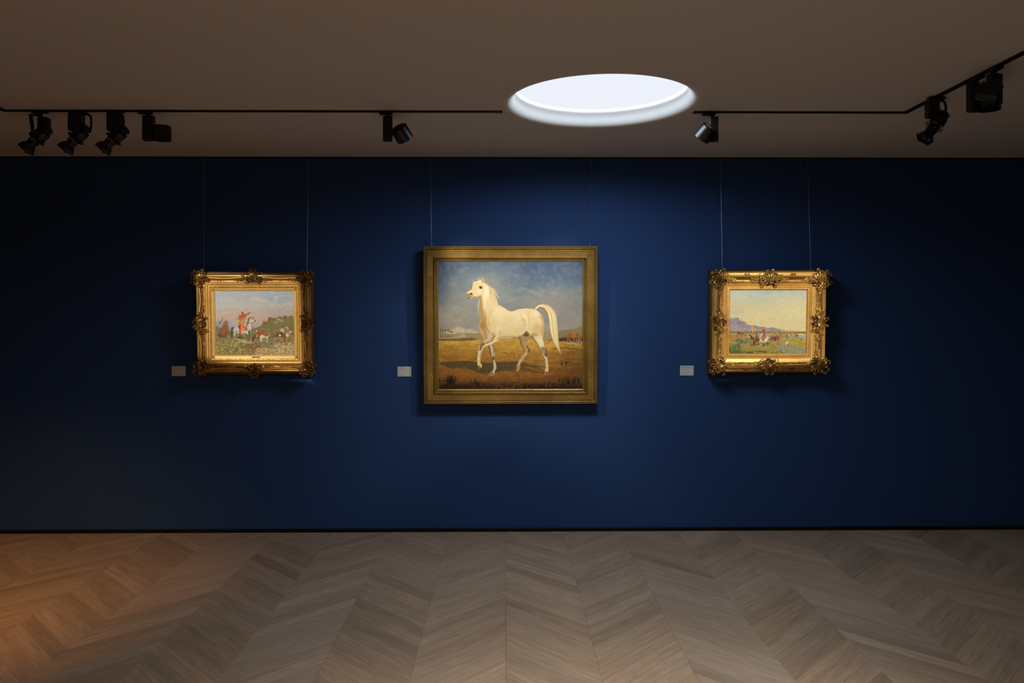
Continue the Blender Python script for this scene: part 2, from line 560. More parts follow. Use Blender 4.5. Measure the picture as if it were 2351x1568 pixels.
def track(name, label, pts):
    root = thing(name, label, 'track', (pts[0][0], pts[0][1], CEIL))
    off = Vector((-pts[0][0], -pts[0][1], -CEIL))
    W = 0.034
    for a, b_ in zip(pts, pts[1:]):
        a = Vector((*a, 0)); b_ = Vector((*b_, 0)); d = (b_ - a); L_ = d.length; d.normalize()
        rot = Matrix.Rotation(math.atan2(d.y, d.x), 3, 'Z')
        c = (a + b_) / 2
        mb = MB()
        for sgn in (-1, 1):                    # two flanges and the recessed web between them
            p = Vector((0, sgn * W * 0.36, 0)); p = rot @ p
            mb.cbox((c.x + p.x, c.y + p.y, CEIL - 0.0022), (L_ + W, W * 0.28, 0.0044), 0.0006, rot)
        mb.box((c.x, c.y, CEIL - 0.0008), (L_ + W, W * 0.5, 0.0016), rot)
        o = mb.build('rail', M_BLACK, root, False); o.location = off
    for e in (pts[0], pts[-1]):
        mb = MB(); mb.cbox((e[0], e[1], CEIL - 0.0032), (W * 1.02, W * 1.02, 0.006), 0.001)
        o = mb.build('end_cap', M_BLACK, root, False); o.location = off
    return root


xa = at_z(1146, 255.0, CEIL).x; xb = at_z(1600, 255.6, CEIL).x
track('lighting_track', 'long black ceiling track left of the rooflight, bending toward the viewer at the left edge',
      [(xa, YT), (TL, YT), (TL, YB + 1.5)])
track('lighting_track', 'black ceiling track right of the rooflight, bending toward the viewer at the right',
      [(xb, YT), (TR, YT), (TR, YB + 1.5)])


# ------------------------------------------------------------------ track spotlights
def basis(d, up=Vector((0, 0, 1))):
    """rotation taking +z to direction d"""
    return d.normalized().to_track_quat('Z', 'Y').to_matrix()


def cylinder_spot(label, loc, box_off, box_w, box_rot, head_off, head_dir, adapter_dir=(1, 0), hr=0.046, hl=0.082, box_h=0.135,
                  neck_x=0.0, drop=0.029):
    """loc: point on the ceiling track. Offsets in metres; z down from the ceiling"""
    root = thing('track_spotlight', label, 'spotlight', loc, None)
    ad = math.atan2(adapter_dir[1], adapter_dir[0])
    mb = MB(); mb.cbox((-0.014 * adapter_dir[0], -0.014 * adapter_dir[1], -0.0125), (0.072, 0.03, 0.014), 0.003, Matrix.Rotation(ad, 3, 'Z'))
    mb.build('adapter', M_LAMP, root)
    mb = MB(); mb.lathe([(0.013, -0.019), (0.013, -0.024), (0.010, -0.026), (0.010, -0.036)][::-1], 16, loc=(neck_x, 0, 0))
    mb.build('neck', M_LAMP, root)
    zc = -(drop + box_h / 2)
    rz = Matrix.Rotation(box_rot, 3, 'Z')
    mb = MB(); mb.cbox((box_off[0], box_off[1], zc), (box_w, 0.034, box_h), 0.003, rz)
    bx = mb.build('driver_box', M_LAMP, root)
    for k in range(4):                          # cooling slots on the face toward the viewer
        p = rz @ Vector((-box_w * 0.22, -0.0172, 0))
        mb = MB(); mb.cbox((box_off[0] + p.x, box_off[1] + p.y, zc + box_h * (0.42 - 0.07 * k)), (box_w * 0.28, 0.002, 0.003), 0.0005, rz)
        mb.build('vent_slot', M_FIN if k == 9 else M_BLACK, bx)
    # pivot arm from the box to the head
    a = Vector((box_off[0], box_off[1], head_off[2])); h = Vector(head_off)
    mb = MB(); mb.tube([a, a.lerp(h, 0.98)], [0.012, 0.012], 10); mb.build('pivot', M_LAMP, root)
    d = Vector(head_dir).normalized()
    rot = basis(d)
    mb = MB()
    mb.lathe([(hr * 0.55, -hl * 0.5), (hr * 0.86, -hl * 0.5), (hr * 0.97, -hl * 0.46), (hr, -hl * 0.40), (hr, hl * 0.49), (hr * 0.96, hl * 0.5),
              (hr * 0.90, hl * 0.49), (hr * 0.88, hl * 0.15)], 36, rot, head_off, cap1=False)
    hd = mb.build('head', M_LAMP, root)
    mb = MB()
    for k in range(4):                          # heat sink fins inside the back cap
        p = rot @ Vector(((k - 1.5) * hr * 0.30, 0, -hl * 0.5))
        mb.box(Vector(head_off) + p, (hr * 0.07, hr * 0.9, 0.006), rot)
    mb.build('heat_sink', M_LAMP, hd, False)
    mb = MB(); mb.lathe([(hr * 0.88, hl * 0.14), (hr * 0.88, hl * 0.16)], 28, rot, head_off)
    mb.build('lens', M_LENS, hd, False)
    return root, Vector(loc) + Vector(head_off), d


def profile_spot(label, loc, box_c, box_s, loop_c, head_c, head_dir, scale=1.0, side=1):
    root = thing('profile_spotlight', label, 'spotlight', loc)
    mb = MB(); mb.cbox((0.0, 0, -0.0105), (0.086, 0.032, 0.010), 0.003); mb.build('adapter', M_LAMP, root)
    mb = MB(); mb.lathe([(0.016, -0.034), (0.016, -0.016)], 16); mb.build('neck', M_LAMP, root)
    mb = MB(); mb.cbox(box_c, box_s, 0.006); mb.build('driver_box', M_LAMP, root)
    # wire-like yoke loop beside the box
    lx, lz = loop_c
    mb = MB()
    if side < 0:                               # straight slanted arm instead of a loop
        mb.cbox((lx * .5, 0, -0.025), (abs(lx) + .02, .02, .006), .002)
        mb.tube([(lx, 0, -0.022), (lx + .004, 0, -0.06), (lx + 0.012, 0, lz - 0.02)], [.009, .010, .009], 8)
    pts = [(lx - 0.020, 0, -0.024), (lx + 0.004, 0, -0.020), (lx + 0.020, 0, -0.030), (lx + 0.024, 0, -0.055), (lx + 0.022, 0, lz), (lx + 0.008, 0.0, lz - 0.02)]
    if side > 0: mb.tube(pts, 0.0062, 8)
    mb.build('yoke', M_LAMP, root)
    d = Vector(head_dir).normalized(); rot = basis(d)
    s = scale
    H = Vector(head_c)
    L_ = lambda prof, n=28, **k: MB_l(prof, n, rot, H, **k)

    def MB_l(prof, n, rot, H, **k):
        m_ = MB(); m_.lathe([(r * s, z * s) for r, z in prof], n, rot, H, **k); return m_
    body = L_([(0.012, -0.088), (0.022, -0.086), (0.026, -0.080), (0.027, -0.066), (0.022, -0.064), (0.022, -0.060), (0.033, -0.056),
               (0.036, -0.050), (0.037, -0.012), (0.034, -0.004), (0.033, 0.004)]).build('lamp_body', M_LAMP, root)
    for k in range(7):                          # knurled back cap lugs
        a = 2 * math.pi * k / 7
        p = rot @ Vector((0.028 * s * math.cos(a), 0.028 * s * math.sin(a), -0.074 * s))
        mb = MB(); mb.blob(H + p, (0.006 * s,) * 3, rot); mb.build('cap_lug', M_LAMP, body)
    fl = L_([(0.030, 0.003), (0.0455, 0.003), (0.0465, 0.005), (0.0455, 0.0075), (0.030, 0.0075)]).build('shutter_ring', M_LAMP, root)
    mb = MB()
    vv = Vector((0, -1, 0)); vv = (vv - d * vv.dot(d)).normalized(); uu = d.cross(vv)
    for a0, a1 in ((-0.62, -0.12), (0.22, 0.80)):   # bare metal shutter edges on the side toward the viewer
        pts = []
        for k in range(6):
            a = a0 + (a1 - a0) * k / 5
            pts.append(H + (vv * math.cos(a) + uu * math.sin(a)) * 0.0470 * s + d * 0.0052 * s)
        mb.tube(pts, 0.0021 * s, 6)
    o = mb.build('shutter_blade', M_FIN, fl); o['label'] = 'bare metal shutter edge'
    L_([(0.027, 0.0075), (0.028, 0.030), (0.025, 0.048), (0.026, 0.052), (0.033, 0.060), (0.040, 0.074), (0.041, 0.088), (0.038, 0.089),
        (0.037, 0.076), (0.024, 0.060)], cap1=True).build('lens_tube', M_LAMP, root)
    for k in range(5):                          # front accessory clips
        a = 2 * math.pi * k / 5 + 0.4
        p = rot @ Vector((0.041 * s * math.cos(a), 0.041 * s * math.sin(a), 0.086 * s))
        mb = MB(); mb.cbox(H + p, (0.010 * s, 0.010 * s, 0.014 * s), 0.002, rot); mb.build('clip', M_LAMP, root)
    for zk, a in ((0.020, .1), (0.034, -.3)):
        p = (vv * math.cos(a) + uu * math.sin(a)) * .029 * s + d * zk * s
        mb = MB(); mb.blob(H + p, (0.004 * s,) * 3); mb.build('knob', M_FIN if zk < .03 else M_LAMP, root)
    # twisted cable from box to body
    mb = MB()
    q0 = Vector((box_c[0], 0, box_c[2])); q1 = H + rot @ Vector((0, 0, -0.05 * s))
    mb.tube([q0 + (q1 - q0) * t + Vector((0.02 * math.sin(3.1 * t), -0.02, 0.01 * math.sin(6 * t))) for t in [k / 7 for k in range(8)]], 0.0022, 6)
    mb.build('cable', M_LAMP, root)
    return root


def trk(px):                                    # point on the front run of the track at image column px
    return Vector((at_z(px, 255.5 + (px / 2351) * 2, CEIL).x, YT, CEIL))


PXM = 422.0                                     # pixels per metre at the front track's depth
PA_POS = {}
# three profile spotlights at the left
profile_spot('profile spotlight with an open side arm, first from the left end', trk(96), (0.024, 0, -0.072), (0.058, 0.04, 0.066),
             (-0.048, -0.10), (-0.012, 0.0, -0.150), (-0.70, 0.05, -0.60), 1.0, -1)
profile_spot('profile spotlight with a square box and loop, second from the left end', trk(184), (-0.010, 0, -0.062), (0.076, 0.045, 0.098),
             (0.046, -0.10), (-0.010, 0.0, -0.148), (-0.66, 0.05, -0.62), 1.0)
profile_spot('profile spotlight with a solid box, third from the left end', trk(269), (-0.006, 0, -0.062), (0.072, 0.045, 0.100),
             (0.020, -0.09), (-0.006, 0.0, -0.150), (-0.72, 0.05, -0.62), 1.0)
cylinder_spot('cylinder spotlight with its head turned straight down, right of the three profile spotlights', trk(343),
              (0.004, 0, 0), 0.060, 0.0, (0.078, 0.0, -0.122), (0, 0.02, -1), hr=0.045, hl=0.080)
r5, h5, d5 = cylinder_spot('cylinder spotlight on the left track above the horse painting, tilted right', trk(893),
                           (-0.006, 0, 0), 0.050, R(14), (0.070, 0.01, -0.118), (0.42, 0.55, -0.72), hr=0.047, hl=0.078)
r6, h6, d6 = cylinder_spot('cylinder spotlight beside the rooflight, tilted left with a bluish sheen', trk(1633),
                           (0.016, 0, 0), 0.044, R(-16), (-0.034, -0.012, -0.118), (-0.50, 0.50, -0.70), hr=0.046, hl=0.078)


def side_trk(px, x=None):                       # point on the right-hand run toward the viewer
    x = TR if x is None else x
    lo, hi = YT, -5.0
    for _ in range(40):
        mid = (lo + hi) / 2
        if (project((x, mid, CEIL))[0] - px) * (1 if x > 0 else -1) < 0: lo = mid
        else: hi = mid
    return Vector((x, mid, CEIL))


profile_spot('profile spotlight just past the bend of the right track', side_trk(2150), (-0.022, 0, -0.062), (0.060, 0.045, 0.096),
             (0.024, -0.10), (-0.010, 0.0, -0.150), (-0.55, 0.02, -0.72), 0.98)
cylinder_spot('cylinder spotlight pointing down, under the right track behind the tilted one', side_trk(2240), (-0.012, 0, 0), 0.050, R(8),
              (0.056, -0.01, -0.122), (0, 0.02, -1), adapter_dir=(0, 1), hr=0.049, hl=0.075)
cylinder_spot('cylinder spotlight tilted to the right, nearest on the right track', side_trk(2281), (0.004, 0, 0), 0.060, R(10),
              (-0.050, -0.045, -0.125), (0.72, -0.52, -0.36), adapter_dir=(0, 1), hr=0.042, hl=0.085)
cylinder_spot('cylinder spotlight cut off by the left edge of the photograph', side_trk(-24, TL), (0.0, 0, 0), 0.060, 0.0,
              (-0.078, 0.0, -0.115), (0, 0.02, -1), adapter_dir=(0, 1))


# ------------------------------------------------------------------ painted canvases
class Paint:
    """a small raster painter; coordinates are free units mapped on a grid, the result becomes mesh vertex colours"""
    def __init__(s, x0, y0, x1, y1, k):
        s.x0, s.y0, s.x1, s.y1 = x0, y0, x1, y1
        s.w = int((x1 - x0) * k); s.h = int((y1 - y0) * k); s.k = k
        s.X = np.linspace(x0, x1, s.w)[None, :].repeat(s.h, 0)
        s.Y = np.linspace(y0, y1, s.h)[:, None].repeat(s.w, 1)
        s.img = np.zeros((s.h, s.w, 3))
        s.rng = np.random.default_rng(3)
        s.clip = None

    def noise(s, sx, sy, octv=3, seed=0):
        rng = np.random.default_rng(seed + 11)
        out = np.zeros((s.h, s.w)); amp = 1.0; tot = 0
        for o in range(octv):
            gx, gy = sx / 2 ** o, sy / 2 ** o
            nx = int((s.x1 - s.x0) / gx) + 3; ny = int((s.y1 - s.y0) / gy) + 3
            g = rng.random((ny, nx))
            u = (s.X - s.x0) / gx; v = (s.Y - s.y0) / gy
            iu = u.astype(int); iv = v.astype(int); fu = u - iu; fv = v - iv
            fu = fu * fu * (3 - 2 * fu); fv = fv * fv * (3 - 2 * fv)
            a = g[iv, iu] * (1 - fu) + g[iv, iu + 1] * fu
            b_ = g[iv + 1, iu] * (1 - fu) + g[iv + 1, iu + 1] * fu
            out += amp * (a * (1 - fv) + b_ * fv); tot += amp; amp *= 0.55
        return out / tot

    def mix(s, mask, col, sl=None):
        m = mask[..., None]
        c = np.array(col) / 255.0 if np.ndim(col) == 1 else col
        if sl is None:
            if s.clip is not None: m = m * s.clip[..., None]
            s.img = s.img * (1 - m) + c * m
        else:
            if s.clip is not None: m = m * s.clip[sl][..., None]
            s.img[sl] = s.img[sl] * (1 - m) + c * m

    def win(s, xa, xb, ya, yb):
        i0 = max(0, int((xa - s.x0) * s.k) - 1); i1 = min(s.w, int((xb - s.x0) * s.k) + 3)
        j0 = max(0, int((ya - s.y0) * s.k) - 1); j1 = min(s.h, int((yb - s.y0) * s.k) + 3)
        if i0 >= i1 or j0 >= j1: return None
        return (slice(j0, j1), slice(i0, i1))

    @staticmethod
    def smooth(p, closed=True, n=5):
        p = np.array(p, float); m = len(p); out = []
        rngi = range(m) if closed else range(m - 1)
        for i in rngi:
            if closed: a, b_, c, d = p[(i - 1) % m], p[i], p[(i + 1) % m], p[(i + 2) % m]
            else: a, b_, c, d = p[max(i - 1, 0)], p[i], p[i + 1], p[min(i + 2, m - 1)]
            for t in np.arange(n) / n:
                out.append(0.5 * (2 * b_ + (c - a) * t + (2 * a - 5 * b_ + 4 * c - d) * t * t + (3 * b_ - a - 3 * c + d) * t ** 3))
        if not closed: out.append(p[-1])
        return np.array(out)

    def segdist(s, P, sl):
        X, Y = s.X[sl], s.Y[sl]
        best = np.full(X.shape, 1e9); tb = np.zeros(X.shape)
        L_ = np.concatenate([[0], np.cumsum(np.hypot(*(P[1:] - P[:-1]).T))]); tot = max(L_[-1], 1e-6)
        for i in range(len(P) - 1):
            a, b_ = P[i], P[i + 1]; d = b_ - a; dd = max((d ** 2).sum(), 1e-9)
            t = np.clip(((X - a[0]) * d[0] + (Y - a[1]) * d[1]) / dd, 0, 1)
            q = np.hypot(X - a[0] - t * d[0], Y - a[1] - t * d[1])
            m = q < best
            best[m] = q[m]; tb[m] = ((L_[i] + t * (L_[i + 1] - L_[i])) / tot)[m]
        return best, tb

    def poly(s, pts, sm=True):
        P = s.smooth(pts) if sm else np.array(pts, float)
        m = np.zeros((s.h, s.w))
        sl = s.win(P[:, 0].min(), P[:, 0].max(), P[:, 1].min(), P[:, 1].max())
        if sl is None: return m
        X, Y = s.X[sl], s.Y[sl]; ins = np.zeros(X.shape, bool)
        for i in range(len(P)):
            (xa, ya), (xb, yb) = P[i], P[(i + 1) % len(P)]
            if ya == yb: continue
            c = (ya > Y) != (yb > Y)
            ins ^= c & (X < (xb - xa) * (Y - ya) / (yb - ya) + xa)
        d, _ = s.segdist(np.vstack([P, P[:1]]), sl)
        sd = np.where(ins, -d, d)
        m[sl] = np.clip(0.5 - sd * s.k * 0.8, 0, 1)
        return m

    def fill(s, pts, col, alpha=1.0, sm=True):
        m = s.poly(pts, sm); s.mix(m * alpha, col); return m

    def stroke(s, pts, w0, w1, col, alpha=1.0, soft=0.5, sm=True):
        P = s.smooth(pts, False) if sm and len(pts) > 2 else np.array(pts, float)
        r = max(w0, w1) + 1.5
        sl = s.win(P[:, 0].min() - r, P[:, 0].max() + r, P[:, 1].min() - r, P[:, 1].max() + r)
        if sl is None: return
        d, t = s.segdist(P, sl)
        wv = (w0 + (w1 - w0) * t)
        e = np.maximum(wv * soft, 0.45 / s.k)
        m = np.clip((wv - d) / (2 * e) + 0.5, 0, 1)
        s.mix(m * alpha, col, sl)

    def blob(s, x, y, rx, ry, col, alpha=1.0, soft=0.5, ang=0.0):
        r = max(rx, ry) * (1 + soft) + 1
        sl = s.win(x - r, x + r, y - r, y + r)
        if sl is None: return
        c, q = math.cos(ang), math.sin(ang)
        dx, dy = s.X[sl] - x, s.Y[sl] - y
        d = np.sqrt(((dx * c + dy * q) / rx) ** 2 + ((-dx * q + dy * c) / ry) ** 2)
        m = np.clip((1 + soft / 2 - d) / max(soft, 1.0 / (s.k * min(rx, ry) + 1e-6) * .8), 0, 1)
        m = m * m * (3 - 2 * m)
        s.mix(m * alpha, col, sl)

    def daubs(s, n, box, cols, rx, ry, alpha=0.6, ang=0.0, spread=0.3, inside=None, jit=14):
        xa, ya, xb, yb = box
        for _ in range(n):
            x = s.rng.uniform(xa, xb); y = s.rng.uniform(ya, yb)
            if inside is not None:
                j = min(s.h - 1, max(0, int((y - s.y0) * s.k))); i = min(s.w - 1, max(0, int((x - s.x0) * s.k)))
                if inside[j, i] < 0.5: continue
            c = np.array(cols[s.rng.integers(len(cols))], float) + s.rng.normal(0, jit * 0.5, 3)
            q = s.rng.uniform(0.6, 1.5)
            s.blob(x, y, rx * q, ry * q, np.clip(c, 0, 255), alpha, 0.6, ang + s.rng.normal(0, spread))

    def warp(s, amp, scale, seed=0):
        """ragged, hand-made edges: displace the image by smooth noise"""
        dx = (s.noise(scale, scale, 2, seed) - .5) * 2 * amp * s.k; dy = (s.noise(scale, scale, 2, seed + 5) - .5) * 2 * amp * s.k
        jj, ii = np.mgrid[0:s.h, 0:s.w]
        fx = np.clip(ii + dx, 0, s.w - 1.001); fy = np.clip(jj + dy, 0, s.h - 1.001)
        x0 = fx.astype(int); y0 = fy.astype(int); u = (fx - x0)[..., None]; v = (fy - y0)[..., None]
        I = s.img
        s.img = (I[y0, x0] * (1 - u) + I[y0, x0 + 1] * u) * (1 - v) + (I[y0 + 1, x0] * (1 - u) + I[y0 + 1, x0 + 1] * u) * v

    def restroke(s, n, box, rx, ry, ang=0.0, spread=.5, jit=12, alpha=.7, drift=.8):
        """short brush strokes in the colours already there, slightly off in tone and place"""
        xa, ya, xb, yb = box
        for _ in range(n):
            x = s.rng.uniform(xa, xb); y = s.rng.uniform(ya, yb)
            j = min(s.h - 1, max(0, int((y + s.rng.normal(0, drift) - s.y0) * s.k))); i = min(s.w - 1, max(0, int((x + s.rng.normal(0, drift) - s.x0) * s.k)))
            c = s.img[j, i] * 255 * (1 + s.rng.normal(0, jit / 100)) + s.rng.normal(0, jit * .25, 3)
            q = s.rng.uniform(.5, 1.5)
            s.blob(x, y, rx * q, ry * q, np.clip(c, 0, 255), alpha, .5, ang + s.rng.normal(0, spread))

    def vgrad(s, stops):
        ys = [a for a, _ in stops]
        return np.stack([np.interp(s.Y, ys, [c[i] for _, c in stops]) for i in range(3)], -1) / 255.0

    def mesh(s, name, width, height, mat, parent, loc):
        """hang the picture as a gently uneven sheet: x right, z up, facing -y"""
        g = np.clip(s.img, 0, 1)
        lin = np.where(g <= 0.04045, g / 12.92, ((g + 0.055) / 1.055) ** 2.4)
        H, W = s.h, s.w
        xs = np.linspace(-width / 2, width / 2, W); zs = np.linspace(height, 0, H)
        lum = g.mean(-1)
        co = np.zeros((H, W, 3)); co[..., 0] = xs[None, :]; co[..., 2] = zs[:, None]
        co[..., 1] = -lum * 0.00015                    # paint relief
        idx = np.arange(H * W).reshape(H, W)
        q = np.stack([idx[1:, :-1], idx[1:, 1:], idx[:-1, 1:], idx[:-1, :-1]], -1).reshape(-1, 4)
        me = bpy.data.meshes.new(name)
        me.vertices.add(H * W); me.vertices.foreach_set('co', co.astype(np.float32).ravel())
        me.loops.add(q.size); me.loops.foreach_set('vertex_index', q.astype(np.int32).ravel())
        me.polygons.add(len(q)); me.polygons.foreach_set('loop_start', np.arange(0, q.size, 4, dtype=np.int32))
        me.update(calc_edges=True)
        ca_ = me.color_attributes.new('paint', 'FLOAT_COLOR', 'POINT')
        rgba = np.ones((H * W, 4), np.float32); rgba[:, :3] = lin.reshape(-1, 3)
        ca_.data.foreach_set('color', rgba.ravel())
        me.polygons.foreach_set('use_smooth', [True] * len(me.polygons))
        me.materials.append(mat)
        o = bpy.data.objects.new(name, me); C.objects.link(o); o.parent = parent; o.location = loc
        return o


def oil_material():
    m, nt, b = new_mat('oil_paint')
    N = nt.nodes.new; L = nt.links.new
    at = N('ShaderNodeAttribute'); at.attribute_name = 'paint'
    L(at.outputs['Color'], b.inputs['Base Color'])
    b.inputs['Roughness'].default_value = 0.55
    b.inputs['Specular IOR Level'].default_value = 0.25
    tc = N('ShaderNodeTexCoord'); nz = N('ShaderNodeTexNoise'); nz.inputs['Scale'].default_value = 220
    L(tc.outputs['Object'], nz.inputs['Vector'])
    bp = N('ShaderNodeBump'); bp.inputs['Strength'].default_value = 0.12; bp.inputs['Distance'].default_value = 0.001
    L(nz.outputs['Fac'], bp.inputs['Height']); L(bp.outputs['Normal'], b.inputs['Normal'])
    return m


M_OIL = oil_material()


def conv(ox, oy, sc_):
    return lambda *p: [(ox + a / sc_, oy + b_ / sc_) for a, b_ in zip(p[0::2], p[1::2])]


def horse_painting():
    p = Paint(1005.4, 599.6, 1338.4, 894.2, 1.62)
    A = conv(1000, 595, 10.11); B = conv(1170, 595, 10.11); Cc = conv(1000, 745, 10.11); D = conv(1170, 745, 10.11)
    # sky
    p.img = p.vgrad([(600, (74, 98, 132)), (640, (94, 115, 138)), (690, (124, 134, 138)), (735, (150, 146, 134)), (775, (166, 156, 132)), (900, (160, 150, 120))])
    nz = p.noise(34, 22, 4, 1)
    p.mix(np.clip((nz - 0.5) * 2.2, 0, 1) * 0.45, (165, 160, 148))
    p.mix(np.clip((0.5 - nz) * 2.2, 0, 1) * 0.35, (72, 96, 128))
    right = np.clip((p.X - 1150) / 60, 0, 1) * np.clip((672 - p.Y) / 50, 0, 1)
    p.mix(right * 0.5, (64, 84, 116))
    left = np.clip((1030 - p.X) / 26, 0, 1) * np.clip((720 - p.Y) / 80, 0, 1)
    p.mix(left * 0.65, (62, 84, 118))
    glow = np.exp(-(((p.X - 1112) / 52) ** 2 + ((p.Y - 668) / 46) ** 2))
    p.mix(glow * 0.72, (170, 172, 160))
    p.blob(1050, 720, 34, 24, (168, 164, 146), 0.5, 1.0)
    p.blob(1262, 700, 60, 26, (150, 144, 132), 0.5, 1.0)
    p.blob(1310, 712, 30, 50, (132, 128, 124), 0.5, 1.0)
    for x, y, r_ in ((1200, 662, 5), (1213, 667, 6), (1222, 670, 5), (1190, 668, 5), (1247, 668, 4), (1273, 672, 6), (1060, 622, 5), (1070, 616, 4), (1040, 652, 5), (1234, 674, 7)):
        p.blob(x, y, r_ * 1.7, r_ * 0.8, (172, 166, 150), 0.30, 1.3, 0.2)
    p.daubs(1300, (1005, 600, 1338, 765), [(150, 150, 142), (100, 112, 130), (166, 160, 146), (118, 126, 132)], 5.0, 3.0, 0.10, 0.5, 0.7)
    # cumulus at the horizon, left
    for x, y, rx, ry in ((1052, 757, 11, 7), (1040, 762, 9, 6), (1063, 760, 8, 6), (1078, 762, 11, 6), (1090, 765, 9, 5), (1030, 765, 12, 5)):
        p.blob(x, y, rx, ry, (200, 190, 162), 0.55, 0.8); p.blob(x - 1, y - 1.5, rx * 0.55, ry * 0.5, (216, 206, 178), 0.5, 0.8)
    for _ in range(40):
        p.blob(p.rng.uniform(1015, 1100), p.rng.uniform(754, 768), 4, 1.6, (176, 170, 152), 0.25, 0.9)
    # far distance
    p.fill([(1005, 768), (1040, 767), (1075, 764.5), (1105, 765), (1160, 767), (1240, 764), (1290, 760), (1312, 757), (1339, 754), (1339, 792), (1005, 792)], (158, 138, 92), 0.95)
    p.fill([(1060, 769), (1085, 767), (1110, 769), (1110, 775), (1060, 776)], (160, 140, 108), 0.8)
    p.fill([(1282, 762), (1300, 757), (1315, 756), (1339, 752), (1339, 776), (1282, 776)], (128, 118, 78), 0.9)
    p.fill([(1053, 775), (1056, 768), (1064, 767), (1070, 774)], (182, 168, 138), 0.8)
    p.fill([(1005, 775), (1030, 772), (1050, 775), (1075, 776), (1092, 778), (1092, 782), (1005, 783)], (112, 92, 64), 0.9)
    p.fill([(1005, 774), (1054, 773), (1060, 776), (1030, 777.5), (1005, 777)], (184, 166, 124), 0.8)
    p.fill([(1076, 778), (1082, 775), (1092, 778), (1091, 781), (1077, 781)], (110, 84, 44), 0.9)
    # field
    fm = p.poly([(1005, 782.5), (1060, 783), (1110, 779), (1200, 778), (1290, 784), (1339, 792), (1339, 896), (1005, 896)], False)
    g = p.vgrad([(778, (196, 160, 74)), (792, (186, 144, 58)), (812, (164, 118, 44)), (835, (150, 104, 40)), (858, (146, 98, 40)), (874, (122, 80, 34)), (886, (84, 52, 24)), (895, (52, 30, 16))])
    nx = p.noise(20, 5, 4, 5)[..., None]
    g = g * (0.78 + 0.44 * nx)
    p.mix(fm, g)
    p.mix(np.clip((p.X - 1255) / 60, 0, 1) * np.clip((p.Y - 790) / 30, 0, 1) * 0.55, (100, 66, 30))
    p.mix(np.exp(-(((p.X - 1185) / 60) ** 2 + ((p.Y - 800) / 18) ** 2)) * 0.5, (200, 158, 66))
    p.clip = fm
    p.daubs(800, (1005, 784, 1339, 850), [(206, 168, 80), (168, 118, 46), (186, 140, 60), (142, 96, 40), (156, 110, 50)], 4.2, 0.9, 0.28, 0.0, 0.25)
    p.daubs(700, (1005, 845, 1339, 895), [(150, 98, 40), (120, 76, 34), (96, 58, 28), (168, 116, 52), (142, 80, 40)], 3.2, 1.4, 0.34, 0.1, 0.6)
    for x0, y0, n_ in ((1028, 800, 24), (1168, 812, 22), (1225, 824, 20), (1300, 808, 28), (1188, 818, 14)):
        for _ in range(n_):
            p.blob(x0 + p.rng.normal(0, 9), y0 + p.rng.normal(0, 3.2), 2.6, 0.9, (118, 76, 34), 0.5, 0.7, p.rng.normal(0, .4))
            p.blob(x0 + p.rng.normal(0, 10), y0 - 2 + p.rng.normal(0, 3.2), 2.2, 0.7, (206, 164, 84), 0.4, 0.7, p.rng.normal(0, .4))
    p.clip = None
    # cast shadow of the horse
    p.fill(Cc(70, 900, 200, 870, 500, 850, 850, 850, 960, 880, 1250, 890, 1770, 880, 1770, 1075, 1500, 1085, 1200, 1150, 930, 1105, 800, 1045, 560, 1020, 300, 1010), (72, 66, 42), 0.78)
    p.fill(D(0, 880, 300, 890, 540, 940, 780, 990, 560, 1000, 300, 985, 420, 1030, 600, 1085, 800, 1125, 800, 1150, 560, 1110, 300, 1085, 0, 1075), (84, 70, 42), 0.72)
    p.daubs(160, (1010, 830, 1250, 856), [(62, 60, 40), (96, 78, 44), (80, 74, 48)], 5, 1.1, 0.35, 0.1, 0.2)
    p.fill(Cc(60, 930, 200, 960, 330, 1020, 560, 1030, 800, 1050, 960, 1110, 1180, 1160, 1400, 1110, 1770, 1085, 1770, 1200, 60, 1200), (150, 98, 42), 0.62)
    p.blob(1050, 844.5, 3.5, 1.8, (176, 62, 44), 0.9, 0.5); p.blob(1065, 842, 1.5, 1.3, (196, 180, 120), 0.7, 0.5)
    # foreground dark tufts
    dark = [(30, 24, 14), (46, 32, 18), (22, 18, 12)]
    m_ = np.clip((p.Y - 876) / 14, 0, 1) * np.clip(np.abs(p.X - 1165) / 100 + 0.35, 0, 1)
    p.mix(m_ * 0.72, (34, 20, 12))
    for (cx_, cy_, n_, h_) in ((1034, 876, 46, 15), (1088, 884, 34, 9), (1014, 880, 24, 6), (1300, 880, 44, 12), (1322, 878, 40, 12), (1150, 888, 30, 6), (1262, 886, 26, 7), (1298, 836, 20, 5), (1180, 888, 20, 6), (1205, 890, 30, 6)):
        for _ in range(n_):
            x = cx_ + p.rng.normal(0, 6); y = cy_ + p.rng.normal(0, 3); hh = h_ * p.rng.uniform(0.4, 1.2)
            c = dark[p.rng.integers(3)] if p.rng.random() < 0.75 else (128, 92, 44)
            p.stroke([(x, y), (x + p.rng.normal(0, 1.6), y - hh)], 1.3, 0.25, c, 0.6, 0.6, False)
    p.blob(1034, 877, 9, 6, (24, 18, 12), 0.75, 0.8)
    # palms, left
    for x, y, s_ in ((1010, 756, 1.0), (1014, 760, .8), (1021, 758, .9), (1027, 757, 1.0), (1032, 761, .9), (1037, 762, .6)):
        p.stroke([(x, 776), (x + 1, y)], 0.5, 0.4, (104, 84, 56), 0.9, 0.5, False)
        for a in (-2.7, -2.1, -1.5, -0.9, -0.3, 0.2, 3.0):
            p.stroke([(x + 1, y), (x + 1 + 3.6 * s_ * math.cos(a), y + 2.8 * s_ * math.sin(a) + .6)], 0.8, 0.3, (112, 94, 62), 0.75, 0.5, False)
    # tent and riders, right
    p.fill([(1254, 783), (1268, 778), (1290, 777), (1305, 768), (1318, 761), (1328, 767), (1339, 775), (1339, 779), (1254, 783)], (142, 88, 42), 1, False)
